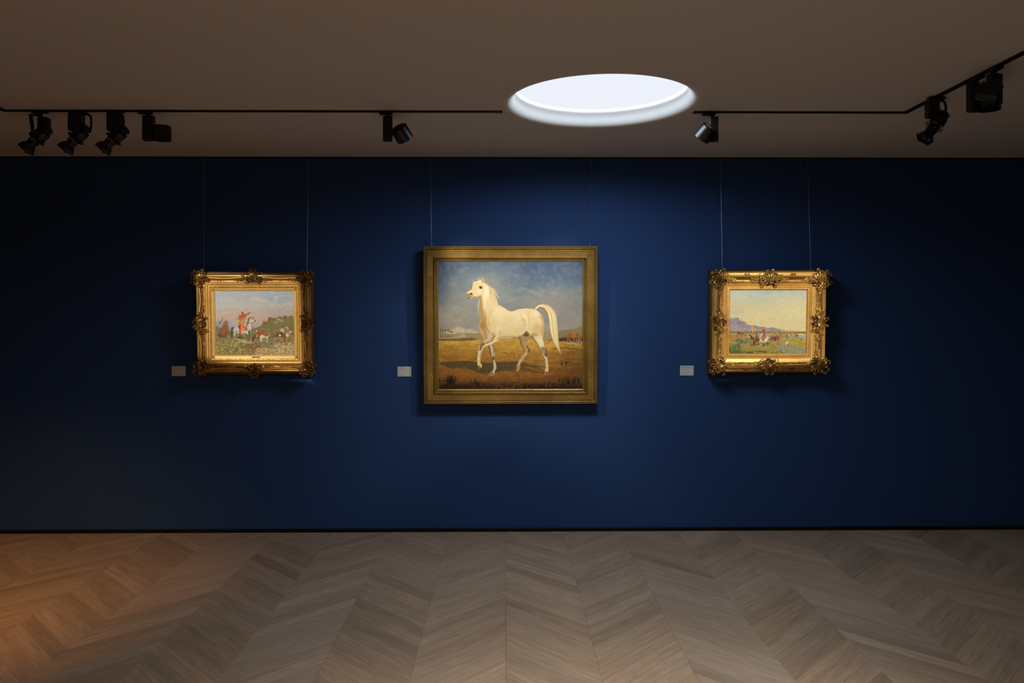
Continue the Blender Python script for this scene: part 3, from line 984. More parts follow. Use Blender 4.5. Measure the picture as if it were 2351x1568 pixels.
    p.fill([(1312, 766), (1320, 761), (1324, 774), (1316, 775)], (170, 112, 58), 0.8)
    p.fill([(1284, 776), (1339, 777), (1339, 786), (1284, 784)], (74, 44, 30), 0.9, False)
    for x, y in ((1304, 782), (1309, 784), (1318, 781), (1324, 783), (1330, 780), (1334, 784), (1328, 786), (1313, 788), (1295, 787), (1337, 788)):
        p.stroke([(x, y - 4), (x + 1, y + 5)], 1.1, 0.6, (198, 172, 140), 0.75, 0.6, False)
        p.blob(x + 2, y + 3, 2.2, 1.2, (112, 74, 58), 0.8, 0.6)
    p.stroke([(1256, 787), (1270, 786)], 0.7, 0.5, (70, 52, 40), 0.8)
    p.stroke([(1292, 790), (1336, 796)], 0.8, 0.5, (120, 96, 60), 0.7)
    p.stroke([(1270, 801), (1302, 799), (1339, 805)], 1.2, 1.0, (92, 58, 34), 0.7)

    p.warp(.8, 3.0, 44)
    p.restroke(2600, (1005, 600, 1338, 765), 2.2, .8, .4, .8, 3.0, .35, 1.2)
    p.restroke(5600, (1005, 764, 1338, 894), 1.9, .55, 0.0, .5, 10.0, .5, .9)
    # ---- the white horse
    base = (231, 212, 160); hi = (247, 236, 198); sh = (178, 138, 78); dk = (112, 88, 66)
    # far legs first
    far_hind = D(205, 285, 240, 380, 250, 450, 300, 540, 333, 620, 342, 665, 300, 725, 215, 820, 190, 900, 168, 970, 150, 1070, 160, 1087, 208, 1087, 246, 1000,
                 252, 965, 240, 930, 272, 885, 350, 775, 415, 695, 482, 622, 470, 585, 402, 480, 410, 400, 460, 270, 380, 170)
    mk = p.fill(far_hind, (172, 140, 92)); p.clip = mk
    p.stroke(D(230, 300, 260, 440, 330, 600, 345, 650), 1.6, 1.2, (104, 74, 48), 0.8, 0.7)
    p.stroke(D(360, 420, 380, 540, 390, 620), 2.2, 1.6, (196, 164, 112), 0.8, 0.8)
    p.stroke(D(410, 500, 460, 590, 440, 640), 2.0, 1.6, (86, 62, 50), 0.85, 0.7)
    p.stroke(D(380, 660, 300, 780, 230, 880, 190, 960), 2.4, 2.4, (212, 196, 154), 0.85, 0.8)
    p.stroke(D(340, 740, 270, 830), 0.7, 0.5, (150, 132, 104), 0.8)
    p.fill(D(150, 970, 255, 960, 250, 1000, 205, 1090, 145, 1090), (196, 138, 60), 0.95, False)
    p.blob(*D(385, 240)[0], 6, 4, (92, 54, 36), 0.8, 0.8)
    p.clip = None
    far_fore = Cc(1195, 490, 1248, 600, 1270, 780, 1315, 850, 1326, 950, 1332, 1010, 1338, 1040, 1300, 1085, 1240, 1130, 1238, 1180, 1330, 1190, 1365, 1130,
                  1372, 1075, 1400, 1040, 1406, 975, 1382, 880, 1352, 780, 1376, 690, 1352, 560, 1335, 400, 1220, 420)
    mk = p.fill(far_fore, (206, 186, 142)); p.clip = mk
    p.stroke(Cc(1220, 480, 1262, 620, 1285, 780, 1320, 860), 2.2, 1.4, (92, 68, 52), 0.85, 0.7)
    p.stroke(Cc(1320, 470, 1345, 600, 1340, 740), 1.6, 1.2, (98, 78, 60), 0.7, 0.8)
    p.blob(*Cc(1335, 785)[0], 2.4, 4.6, (78, 56, 46), 0.85, 0.7)
    p.stroke(Cc(1285, 520, 1320, 640, 1340, 720), 1.6, 1.2, (220, 204, 160), 0.9, 0.6)
    p.stroke(Cc(1360, 860, 1385, 960, 1370, 1040, 1335, 1105), 2.2, 2.4, (216, 200, 160), 0.85, 0.8)
    p.stroke(Cc(1328, 860, 1334, 1010), 0.9, 0.8, (70, 52, 38), 0.8)
    p.fill(Cc(1240, 1100, 1300, 1085, 1345, 1140, 1330, 1190, 1235, 1185), (150, 104, 60), 0.8, False)
    p.clip = None
    # tail
    tail = B(585, 1155, 620, 1110, 655, 1078, 750, 1048, 850, 1055, 960, 1108, 1040, 1210, 1090, 1320, 1106, 1450, 1112, 1560) + \
        D(1122, 150, 1132, 300, 1145, 450, 1172, 560, 1192, 695, 1130, 590, 1062, 470, 1005, 360, 968, 250, 942, 100, 928, 0) + \
        B(918, 1400, 880, 1280, 842, 1210, 765, 1152, 700, 1130, 640, 1180, 600, 1190)
    mk = p.fill(tail, (226, 206, 148)); p.clip = mk
    for off, c, a in ((0, (246, 234, 192), .8), (40, (212, 188, 122), .7), (80, (240, 226, 178), .7), (-40, (166, 128, 64), .7), (120, (222, 204, 150), .7), (150, (196, 172, 116), .6)):
        p.stroke(B(700 + off * .3, 1100 - off * .35, 820 + off * .6, 1130 - off * .2, 900 + off, 1230, 945 + off, 1400) + D(960 + off, 20, 990 + off * .9, 230, 1060 + off * .5, 450, 1150 + off * .2, 640), 1.3, 0.7, c, a, 0.7)
    p.stroke(B(630, 1180, 700, 1135, 770, 1155, 850, 1225, 890, 1330, 915, 1500), 1.5, 1.0, (120, 84, 40), 0.85, 0.7)
    p.stroke(B(600, 1140, 680, 1080, 780, 1062), 1.0, 0.8, (250, 240, 206), 0.8, 0.6)
    p.clip = None
    p.mix(np.exp(-(((p.X - 1287) / 6) ** 2 + ((p.Y - 808) / 14) ** 2)) * 0.35, (150, 108, 52))
    # neck hair hanging in front of the throat
    p.stroke(A(1010, 940, 985, 1060, 985, 1180, 1000, 1300), 1.6, 0.6, (226, 204, 150), 0.7, 0.8)
    # main body with near legs
    body = (A(1150, 560, 1210, 590, 1290, 660, 1360, 740, 1400, 850, 1425, 960, 1445, 1045, 1500, 1082, 1580, 1122, 1680, 1188, 1765, 1212) +
            B(100, 1196, 200, 1162, 350, 1143, 500, 1150, 600, 1172, 700, 1248, 768, 1350, 796, 1450, 800, 1555) +
            D(790, 100, 778, 250, 768, 330, 792, 420, 806, 520, 852, 585, 872, 650, 872, 780, 892, 900, 906, 1020, 896, 1120, 868, 1168, 798, 1166, 814, 1090,
              830, 1000, 818, 900, 806, 770, 756, 680, 700, 560, 600, 410, 500, 285, 430, 215, 330, 210, 205, 288, 100, 300, 0, 322) +
            Cc(1600, 320, 1500, 345, 1440, 372, 1340, 422, 1222, 482, 1112, 530, 1088, 590, 1048, 700, 1030, 860, 1038, 905, 1068, 940, 1056, 1000, 1020, 1018,
               992, 1066, 974, 1060, 972, 950, 962, 880, 958, 830, 972, 720, 986, 600, 990, 520, 1036, 445, 1142, 392, 1128, 370, 1100, 285, 1050, 190, 1012, 80) +
            A(1005, 1560, 1022, 1450, 1052, 1360, 1034, 1250, 1012, 1110, 1010, 990, 1012, 905, 985, 868, 975, 872, 930, 868, 880, 868, 832, 895, 772, 916, 735, 882, 716, 830, 724, 772,
              760, 740, 828, 700, 846, 650, 850, 582, 880, 545, 985, 500, 1060, 520, 1110, 545))
    mk = p.fill(body, base); p.clip = mk
    nzb = p.noise(9, 9, 3, 9)
    p.mix(np.clip((nzb - 0.45) * 2, 0, 1) * 0.22, (246, 234, 192))
    # broad modelling
    p.blob(*A(1480, 1250)[0], 16, 15, (243, 230, 186), 0.6, 1.0)
    p.blob(*A(1200, 760)[0], 12, 14, (248, 238, 204), 0.8, 1.0)
    p.blob(*B(230, 1290)[0], 30, 9, (240, 226, 180), 0.55, 1.0)
    p.blob(*B(0, 1420)[0], 26, 12, (236, 220, 172), 0.5, 1.0)
    p.stroke(A(1030, 900, 1040, 1060, 1065, 1230, 1090, 1380, 1085, 1540), 4.2, 6.5, (166, 124, 66), 0.78, 0.9)
    p.stroke(Cc(1080, 40, 1120, 140, 1150, 230, 1160, 330), 8.0, 4.0, (168, 120, 68), 0.78, 0.9)
    p.stroke(A(1120, 900, 1135, 1060, 1120, 1180), 3.0, 2.0, (248, 238, 206), 0.6, 0.9)
    p.stroke(A(1160, 1330, 1140, 1420) + Cc(1180, 60, 1250, 190), 1.2, 1.6, (150, 106, 58), 0.5, 0.9)
    # belly shade
    p.stroke(Cc(1450, 330, 1600, 290, 1770, 280) + D(100, 285, 215, 270, 330, 180, 400, 100), 2.6, 1.5, (184, 140, 82), 0.72, 0.9)
    p.stroke(Cc(1500, 240, 1650, 225, 1770, 215) + D(100, 205, 250, 160), 5.0, 4.0, (210, 184, 124), 0.45, 1.0)
    # flank fold, ribs, shoulder
    p.stroke(B(340, 1300, 400, 1400, 410, 1500) + D(400, 60, 380, 120, 250, 240), 1.6, 1.4, (250, 240, 208), 0.8, 0.7)
    p.stroke(B(300, 1380, 350, 1480) + D(350, 50, 300, 150), 1.8, 1.4, (196, 168, 108), 0.5, 0.9)
    for k in range(6):
        x = 1570 + k * 42
        p.stroke(A(x, 1330, x + 20, 1450, x + 14, 1550), 1.3, 1.0, (214, 192, 138), 0.28, 0.9)
    p.stroke(A(1290, 1180, 1240, 1330, 1230, 1480) + Cc(1260, 100, 1310, 200), 1.8, 1.6, (208, 184, 128), 0.5, 0.9)
    p.stroke(Cc(1440, 60, 1480, 180, 1440, 320), 2.6, 1.6, (246, 234, 194), 0.6, 0.9)
    p.stroke(Cc(1480, 130, 1490, 240, 1450, 340), 1.2, 1.0, (176, 142, 92), 0.6, 0.8)
    # dapples on the quarters
    rr = np.random.default_rng(4)
    for _ in range(90):
        x, y = 1170 + rr.uniform(40, 79), 595 + rr.uniform(126, 172)
        p.blob(x, y, 1.7, 1.4, (248, 236, 196), 0.33, 0.7); p.blob(x + 1.6, y + 1.4, 1.3, 1.0, (198, 166, 112), 0.28, 0.8)
    for _ in range(70):
        p.blob(1160 + rr.uniform(-4, 50), 745 + rr.uniform(-14, 22), 1.8, 1.3, (214, 188, 132), 0.25, 0.8)
    p.blob(*D(640, 120)[0], 13, 14, (204, 168, 116), 0.55, 1.0)
    p.stroke(B(700, 1290, 760, 1400, 775, 1520) + D(770, 90, 745, 250), 2.4, 2.0, (186, 138, 82), 0.6, 0.9)
    p.blob(*D(560, 240)[0], 9, 4, (166, 118, 70), 0.5, 1.2)
    p.fill(D(330, 215, 380, 150, 440, 190, 470, 270, 400, 300, 350, 270), (110, 70, 46), 0.75)
    # rump, flank and chest modelling
    p.stroke(B(430, 1230, 440, 1400, 420, 1540) + D(430, 60), 3.2, 3.2, (212, 184, 128), 0.35, 1.0)
    p.blob(*D(180, 120)[0], 20, 9, (222, 200, 148), .5, 1.0); p.blob(*Cc(1690, 150)[0], 16, 8, (226, 206, 154), .45, 1.0)
    p.blob(*A(1340, 1500)[0], 9, 12, (224, 200, 146), .45, 1.0); p.blob(*B(640, 1260)[0], 11, 7, (244, 230, 188), .5, 1.0)
    p.stroke(A(1120, 1180, 1200, 1400) + Cc(1230, 20), 2.0, 2.4, (196, 162, 104), .4, 1.0)
    # near hind leg
    p.stroke(D(510, 280, 590, 390, 680, 530, 745, 650), 2.2, 1.8, (118, 82, 52), 0.85, 0.8)
    p.stroke(D(680, 360, 730, 450, 745, 520), 4.2, 2.4, (236, 222, 184), 0.8, 0.9)
    p.stroke(D(770, 560, 800, 640, 835, 720), 3.4, 2.8, (112, 88, 74), 0.85, 0.8)
    p.stroke(D(830, 560, 862, 650, 855, 740), 1.6, 1.4, (62, 44, 34), 0.9, 0.7)
    p.stroke(D(785, 600, 800, 660), 0.8, 0.6, (214, 198, 164), 0.8)
    p.stroke(D(845, 770, 866, 880, 872, 990, 850, 1080), 2.2, 2.6, (218, 204, 168), 0.85, 0.8)
    p.stroke(D(816, 790, 828, 900, 834, 1010), 0.9, 0.7, (104, 78, 54), 0.8)
    p.fill(D(808, 1095, 890, 1095, 900, 1125, 868, 1172, 796, 1170), (164, 106, 58), 0.95, False)
    # near foreleg
    p.stroke(Cc(1330, 240, 1260, 330, 1150, 420, 1080, 460), 4.8, 3.0, (178, 152, 108), 0.75, 0.9)
    p.stroke(Cc(1280, 280, 1200, 350, 1120, 410), 1.8, 1.4, (226, 210, 166), 0.8, 0.8)
    p.stroke(Cc(1360, 270, 1290, 390, 1180, 430), 1.6, 1.2, (128, 98, 64), 0.7, 0.8)
    p.stroke(Cc(1440, 372, 1300, 425, 1150, 490, 1105, 560), 1.0, 0.9, (248, 238, 206), 0.9, 0.6)
    p.stroke(Cc(1095, 455, 1050, 500, 1030, 590), 3.4, 2.6, (98, 74, 64), 0.85, 0.8)
    p.blob(*Cc(1075, 490)[0], 2.0, 1.2, (176, 138, 120), 0.7, 0.7)
    p.stroke(Cc(1020, 640, 1000, 760, 990, 850), 2.6, 2.6, (224, 212, 176), 0.9, 0.7)
    p.stroke(Cc(1040, 650, 1020, 770), 0.7, 0.6, (130, 112, 84), 0.8)
    p.stroke(Cc(985, 860, 1010, 930, 1050, 945), 2.6, 1.6, (222, 206, 166), 0.85, 0.8)
    p.blob(*Cc(992, 850)[0], 1.6, 1.8, (150, 134, 112), .6, .8); p.blob(*D(868, 1010)[0], 1.6, 2.0, (170, 150, 118), .6, .8)
    p.fill(Cc(968, 955, 1030, 960, 1040, 1005, 992, 1068, 972, 1062), (134, 116, 58), 0.95, False)
    p.stroke(Cc(978, 1000, 985, 1060), 0.9, 0.7, (30, 24, 16), 0.85)
    # mane
    mr = np.random.default_rng(8)
    for k in range(46):
        u = mr.random(); x = 1215 + u * 165; y0_ = 600 + u * 110; L_ = mr.uniform(150, 380)
        c = [(206, 180, 124), (242, 230, 190), (182, 152, 102), (228, 208, 160)][mr.integers(4)]
        p.stroke(A(x - 40 * (1 - u), y0_ - 26, x, y0_ + 20, x + 22, y0_ + L_ * .5, x + mr.uniform(4, 50), y0_ + L_), 0.55, 0.2, c, 0.6, 0.7)
    for k in range(14):
        u = mr.random(); p.stroke(A(1130 + 60 * u, 560 + 30 * u, 1190 + 50 * u, 590 + 50 * u, 1260 + 60 * u, 700 + 60 * u), .5, .3, (214, 190, 138), .5, .7)
    # head
    p.stroke(A(1090, 620, 1100, 700, 1090, 790, 1040, 850), 1.8, 1.4, (214, 188, 128), 0.55, 0.9)
    p.blob(*A(1010, 740)[0], 6, 7, (244, 232, 192), 0.7, 0.9)
    p.stroke(A(846, 590, 842, 660, 830, 700), 0.8, 0.7, (120, 110, 88), 0.8, 0.7)
    p.stroke(A(985, 866, 1030, 862, 1060, 850), 0.9, 0.6, (150, 112, 64), 0.75, 0.7)
    p.blob(*A(1040, 652)[0], 4.4, 3.4, (176, 140, 92), 0.6, 0.9); p.blob(*A(1042, 656)[0], 3.2, 2.5, (84, 56, 34), 0.9, 0.6, 0.3); p.blob(*A(1050, 662)[0], 1.9, 1.8, (24, 16, 12), 0.95, 0.4)
    p.blob(*A(1018, 650)[0], 1.0, 0.7, (150, 112, 66), 0.9, 0.5); p.stroke(A(1008, 634, 1035, 622, 1068, 630), .5, .5, (150, 116, 70), .7)
    p.blob(*A(1046, 650)[0], .5, .4, (230, 220, 200), .8, .4); p.stroke(A(1000, 690, 1030, 700, 1066, 694), .5, .4, (196, 164, 108), .6)
    p.stroke(A(940, 620, 985, 612), .7, .4, (206, 180, 128), .5); p.stroke(A(880, 700, 940, 690, 990, 720), 1.0, .5, (214, 190, 138), .45)
    p.stroke(A(880, 780, 930, 800, 990, 790), .8, .6, (220, 198, 148), .5)
    p.blob(*A(785, 835)[0], 7.0, 5.5, (198, 156, 98), 0.6, 0.9); p.blob(*A(758, 850)[0], 4.5, 4.5, (150, 104, 58), 0.6, 0.8)
    p.blob(*A(818, 806)[0], 3.2, 2.4, (140, 98, 68), 0.8, 0.8); p.blob(*A(828, 800)[0], 2.3, 1.8, (70, 42, 36), 0.9, 0.5); p.blob(*A(721, 818)[0], 0.9, 2.4, (60, 44, 34), 0.85, 0.6)
    p.stroke(A(738, 888, 775, 890, 830, 868, 872, 846), 0.5, 0.5, (70, 46, 32), 0.85, 0.6); p.stroke(A(790, 858, 830, 850, 868, 842), .5, .4, (214, 170, 104), .8)
    p.blob(*A(772, 902)[0], 2.0, 1.2, (60, 46, 34), 0.8, 0.6)
    p.stroke(A(765, 800, 772, 830, 770, 850), 0.5, 0.4, (120, 80, 48), 0.6, 0.6)
    p.stroke(A(860, 600, 940, 570, 1000, 560), 1.0, 0.8, (196, 172, 124), 0.5, 0.8)
    p.clip = None
    p.stroke(A(875, 520, 930, 535, 1000, 510, 1060, 500), 0.9, 1.6, (240, 228, 190), 0.9, 0.6)
    p.stroke(A(1350, 690, 1410, 800, 1450, 880, 1510, 940), 1.2, 0.4, (216, 208, 160), 0.8, 0.7)
    p.stroke(A(1400, 820, 1470, 890), 0.8, 0.4, (226, 216, 170), 0.8, 0.7)
    # ears
    p.fill(A(1045, 425, 1072, 420, 1104, 470, 1114, 550, 1088, 572, 1058, 500), (236, 220, 178), 1)
    p.fill(A(1058, 440, 1082, 450, 1098, 490, 1098, 550, 1082, 555, 1066, 500), (198, 128, 100), 0.95)
    p.blob(*A(1060, 436)[0], 1.0, 1.2, (60, 40, 34), 0.9, 0.5)
    p.stroke(A(990, 440, 1000, 485), 0.5, 1.2, (226, 210, 170), 0.95, 0.5)
    # soft contact of horse and background, brushwork, ragged edges
    p.warp(.45, 2.6, 40)
    # canvas grain, tiny contrast
    p.img *= (0.97 + 0.06 * p.noise(1.6, 1.6, 2, 31))[..., None]
    return p


def rider(p, x, y, s, horse, coat, turban=(225, 205, 170), face=1, leg=None):
    """a tiny mounted figure; x,y at the saddle, s = height unit"""
    leg = leg or tuple(int(c * 0.7) for c in horse)
    p.blob(x, y + 0.42 * s, 0.62 * s, 0.30 * s, horse, 0.95, 0.5)
    p.stroke([(x + face * 0.45 * s, y + 0.35 * s), (x + face * 0.72 * s, y - 0.02 * s), (x + face * 0.98 * s, y + 0.10 * s)], 0.17 * s, 0.09 * s, horse, 0.95, 0.5)
    for dx, b_ in ((-0.48, -0.1), (-0.34, 0.06), (0.36, -0.04), (0.50, 0.10)):
        p.stroke([(x + dx * s, y + 0.5 * s), (x + (dx + b_) * s, y + 0.9 * s), (x + (dx + b_ * 0.4) * s, y + 1.25 * s)], 0.09 * s, 0.05 * s, leg, 0.9, 0.5)
    p.stroke([(x - face * 0.55 * s, y + 0.35 * s), (x - face * 0.75 * s, y + 0.85 * s)], 0.10 * s, 0.05 * s, leg, 0.85, 0.6)
    p.blob(x, y - 0.05 * s, 0.25 * s, 0.42 * s, coat, 0.95, 0.5)
    p.blob(x + 0.05 * s, y + 0.28 * s, 0.17 * s, 0.30 * s, tuple(int(c * 0.8) for c in coat), 0.9, 0.5)
    p.blob(x + 0.02 * s, y - 0.55 * s, 0.13 * s, 0.14 * s, (150, 96, 62), 0.95, 0.4)
    p.blob(x, y - 0.68 * s, 0.17 * s, 0.10 * s, turban, 0.95, 0.4)


def hill_painting():
    p = Paint(492.6, 667.2, 677.0, 816.4, 2.0)
    Z = conv(490, 660, 9.8)
    p.img = p.vgrad([(667, (160, 178, 198)), (688, (176, 186, 188)), (705, (190, 188, 176)), (722, (194, 178, 162)), (745, (188, 166, 160)), (820, (170, 150, 140))])
    nz = p.noise(26, 12, 4, 3)
    p.mix(np.clip((nz - 0.5) * 2.5, 0, 1) * 0.5, (196, 198, 192))
    p.mix(np.clip((p.X - 590) / 40, 0, 1) * np.clip((712 - p.Y) / 20, 0, 1) * 0.6, (150, 172, 190))
    p.mix(np.clip((p.X - 590) / 50, 0, 1) * np.clip((p.Y - 702) / 8, 0, 1) * 0.75, (184, 164, 162))
    p.daubs(700, (492, 667, 677, 712), [(168, 184, 200), (186, 190, 188), (156, 174, 198), (200, 196, 186), (190, 182, 186)], 3.6, 1.1, 0.26, 0.0, 0.35)
    p.daubs(420, (492, 708, 677, 742), [(196, 180, 162), (190, 166, 160), (178, 160, 168), (202, 180, 160)], 4.0, 1.0, 0.28, 0.0, 0.2)
    for x, y, rx, ry in ((596, 686, 9, 6), (603, 690, 10, 6), (588, 687, 6, 4), (612, 692, 6, 3), (618, 694, 4, 2), (579, 684, 6, 2.5), (634, 682, 6, 4), (633, 688, 4, 3),
                         (632, 699, 8, 3), (624, 701, 6, 2.5), (656, 698, 9, 3), (664, 697, 7, 3), (521, 717, 9, 2), (515, 719, 8, 1.5), (508, 688, 6, 2), (515, 674, 6, 2), (628, 672, 4, 2)):
        for _ in range(7):
            p.blob(x + p.rng.normal(0, rx * .5), y + p.rng.normal(0, ry * .5), rx * p.rng.uniform(.2, .5), ry * p.rng.uniform(.2, .5), (226, 198, 166), 0.42, 0.9, p.rng.normal(0, .5))
    # far blue mountains
    p.fill(Z(30, 800, 140, 790, 240, 760, 330, 730, 370, 770, 440, 820, 480, 870, 560, 880, 900, 900, 900, 1000, 30, 1000), (150, 156, 180), 0.9)
    p.fill(Z(280, 745, 330, 728, 372, 775, 440, 830, 470, 850, 360, 870), (172, 176, 194), 0.8)
    p.fill(Z(800, 940, 860, 900, 930, 900, 900, 960), (138, 128, 158), 0.8)
    # hill
    hill = p.poly(Z(780, 1010, 880, 940, 960, 900, 1050, 860, 1150, 800, 1220, 750, 1280, 690, 1400, 690, 1480, 650, 1580, 660, 1680, 650, 1830, 690, 1860, 1300, 700, 1300))
    p.mix(hill, (128, 118, 72))
    p.daubs(700, (560, 722, 680, 795), [(148, 136, 84), (100, 94, 56), (168, 150, 98), (118, 108, 68), (86, 84, 50), (178, 150, 104)], 1.6, 0.6, 0.55, -0.35, 0.7, hill)
    ground = p.poly(Z(30, 1020, 200, 1010, 380, 1040, 600, 1040, 800, 1050, 1000, 1180, 1300, 1150, 1860, 1100, 1860, 1560, 30, 1560))
    p.mix(ground, (140, 128, 78))
    p.fill(Z(30, 880, 120, 900, 340, 960, 380, 1130, 30, 1180), (120, 116, 78), 0.9)
    p.daubs(1500, (492, 764, 677, 817), [(186, 166, 108), (150, 136, 84), (118, 108, 60), (206, 184, 128), (160, 128, 84), (92, 90, 50)], 1.9, 0.8, 0.6, -0.1, 0.7, ground)
    p.daubs(560, (496, 786, 560, 812), [(206, 192, 128), (96, 96, 50), (150, 144, 78), (184, 174, 104), (80, 84, 48), (122, 126, 66)], 1.1, 0.9, 0.8, 0.0, 1.0)
    p.daubs(330, (560, 786, 610, 806), [(150, 104, 66), (120, 82, 54), (176, 136, 96), (132, 120, 70), (92, 66, 46)], 1.7, 0.8, 0.7, 0.3, 0.8)
    p.daubs(520, (586, 800, 677, 816), [(222, 194, 142), (204, 172, 120), (176, 146, 100), (232, 208, 160), (150, 120, 84)], 2.2, 0.8, 0.7, 0.0, 0.3)
    p.daubs(120, (630, 788, 677, 800), [(210, 184, 140), (170, 146, 104), (230, 206, 160)], 2.4, 0.7, 0.7, 0.0, 0.2)
    # pool
    p.fill(Z(1180, 1260, 1260, 1250, 1300, 1290, 1450, 1380, 1430, 1410, 1300, 1380, 1220, 1330), (138, 144, 128), 0.55)
    p.stroke(Z(1170, 1270, 1300, 1275, 1440, 1280), 0.8, 0.5, (92, 92, 84), 0.8)
    p.blob(*Z(1090, 1310)[0], 4, 5, (140, 146, 142), 0.8, 0.6)
    p.stroke(Z(540, 1160, 640, 1180, 690, 1210), 2.2, 1.4, (226, 196, 150), 0.9, 0.6)
    p.stroke(Z(480, 1270, 600, 1225, 760, 1245, 860, 1240), 1.4, 1.2, (214, 184, 138), 0.9, 0.6)
    p.stroke(Z(500, 1260, 640, 1240), 0.6, 0.4, (136, 84, 62), 0.9)
    p.daubs(40, (530, 760, 570, 780), [(74, 84, 48), (90, 98, 58)], 2.5, 1.6, 0.7)
    # riders at the left
    p.fill(Z(110, 1000, 130, 930, 180, 880, 230, 760, 290, 750, 330, 960, 340, 1080, 300, 1130, 160, 1100), (142, 86, 50), 0.9)
    p.daubs(260, (501, 738, 523, 772), [(160, 104, 62), (112, 72, 46), (178, 140, 90), (130, 108, 74), (146, 80, 52)], 1.5, .5, 0.75, 1.2, .6, p.poly(Z(110, 1000, 130, 930, 180, 880, 230, 760, 290, 750, 330, 960, 340, 1080, 300, 1130, 160, 1100)))
    for x, y, c in ((508, 737, (120, 112, 76)), (509, 731.5, (150, 130, 80)), (516, 741, (190, 96, 44)), (517, 737, (196, 108, 58)), (503, 741, (92, 58, 44))):
        p.blob(x, y, 2.2, 2.2, c, 0.95, 0.5)
    p.stroke(Z(90, 710, 120, 780), 0.3, 0.4, (82, 62, 50), 0.9); p.stroke(Z(280, 760, 330, 790), 0.9, 0.5, (140, 70, 44), 0.9)
    p.stroke(Z(300, 1060, 310, 1110), 0.8, 0.8, (226, 214, 180), 0.9); p.blob(*Z(280, 1100)[0], 2.5, 1.5, (70, 84, 56), 0.8, 0.6)
    p.daubs(30, (500, 764, 524, 774), [(92, 62, 44), (110, 84, 56)], 1.8, 1.2, 0.8)
    # hill-top riders
    for x, y, s_, hc, cc in ((623, 731, 5.2, (190, 170, 140), (196, 92, 50)), (629, 729, 5, (150, 100, 60), (206, 120, 56)), (619, 729, 4.6, (120, 84, 56), (186, 104, 60)),
                             (639, 732, 5.2, (214, 204, 176), (150, 120, 84)), (646, 735, 5.2, (208, 196, 166), (196, 150, 100)), (656, 726, 4.2, (90, 84, 60), (96, 90, 62)),
                             (634, 738, 5.0, (222, 206, 178), (168, 76, 50)), (608, 738, 6.2, (140, 96, 56), (190, 120, 66))):
        rider(p, x, y, s_, hc, cc)
    p.stroke(Z(1110, 725, 1140, 770), 0.3, 0.3, (80, 60, 44), 0.9)
    # middle: two horses with red blankets
    p.fill(Z(865, 1210, 870, 1120, 905, 1070, 960, 1070, 980, 1110, 960, 1150, 930, 1150, 900, 1205, 885, 1215), (124, 74, 44), 1)
    p.stroke(Z(880, 1120, 872, 1210), 0.7, 0.4, (92, 52, 34), 1); p.stroke(Z(960, 1120, 985, 1060, 1000, 1040), 1.4, 1.0, (224, 200, 166), .9)
    p.blob(*Z(968, 975)[0], 1.6, 1.6, (232, 222, 200), 1, .4); p.stroke(Z(1000, 940, 1005, 1010), 0.9, 1.4, (150, 84, 50), .95)
    p.stroke(Z(985, 1020, 1040, 1060, 1110, 1000), 2.6, 1.8, (176, 64, 44), .95)
    p.fill(Z(1040, 1100, 1080, 1060, 1160, 1080, 1230, 1090, 1260, 1020, 1240, 1010, 1270, 1060, 1225, 1130, 1215, 1230, 1195, 1230, 1195, 1150, 1110, 1140, 1105, 1210, 1090, 1210, 1080, 1140, 1065, 1210, 1045, 1215, 1040, 1150), (214, 204, 176), 1)
    p.stroke(Z(1090, 1010, 1140, 1050, 1190, 1085), 2.4, 2.2, (186, 80, 52), .95); p.stroke(Z(1120, 1080, 1190, 1110), 0.6, .5, (150, 140, 110), .8)
    # right group
    for x, y, s_, hc, cc in ((641, 762, 9.0, (120, 84, 60), (150, 120, 92)), (651, 760, 10.5, (138, 76, 46), (216, 204, 160)), (661, 761, 10.0, (206, 196, 170), (196, 116, 80)),
                             (634, 765, 7.0, (126, 92, 66), (148, 96, 60))):
        rider(p, x, y, s_, hc, cc, face=-1 if x in (641, 634) else 1)
    p.blob(*Z(1555, 890)[0], 2.1, 1.4, (60, 58, 50), .95, .4); p.blob(*Z(1660, 900)[0], 1.9, 1.4, (232, 220, 190), .95, .4)
    p.blob(*Z(1540, 960)[0], 3.0, 4.5, (206, 200, 160), .9, .5); p.blob(*Z(1670, 950)[0], 3.4, 3.4, (206, 130, 86), .9, .5)
    p.blob(*Z(1500, 1080)[0], 3.0, 2.2, (222, 222, 218), .95, .5); p.blob(*Z(1480, 1050)[0], 1.8, 1.8, (110, 132, 156), .9, .5)
    p.blob(*Z(1665, 1080)[0], 3.6, 3.0, (222, 220, 196), .95, .5); p.stroke(Z(1590, 1080, 1610, 1200, 1600, 1260), 3.0, 1.2, (134, 74, 46), .9)
    p.stroke(Z(1660, 1150, 1665, 1220), 2.6, 2.2, (190, 122, 70), .9); p.stroke(Z(1600, 1250, 1585, 1310), .8, .7, (236, 226, 200), .95)
    p.stroke(Z(1480, 1250, 1465, 1285), .7, .6, (230, 214, 184), .9); p.blob(*Z(1640, 1280)[0], 4, 1.2, (84, 70, 50), .8, .7)
    for x, y in ((1380, 1150), (1740, 990), (1740, 1250), (1385, 1035)): p.blob(*Z(x, y)[0], 1.0, 1.3, (232, 216, 188), .9, .4)
    # ---- dapple grey horse and its rider
    hb = (206, 202, 186)
    p.fill(Z(400, 1210, 410, 1130, 440, 1050, 455, 930, 500, 870, 580, 860, 700, 900, 745, 860, 735, 790, 770, 720, 830, 680, 880, 670, 930, 700, 962, 745, 940, 765, 880, 760, 860, 800, 850, 900,
             835, 960, 820, 1030, 815, 1120, 808, 1215, 790, 1215, 785, 1110, 765, 1060, 745, 1120, 735, 1215, 718, 1215, 722, 1100, 730, 1030, 600, 1040, 530, 1010, 505, 1060, 500, 1110, 505, 1170, 495, 1180,
             478, 1110, 470, 1060, 445, 1130, 425, 1215), hb, 1)
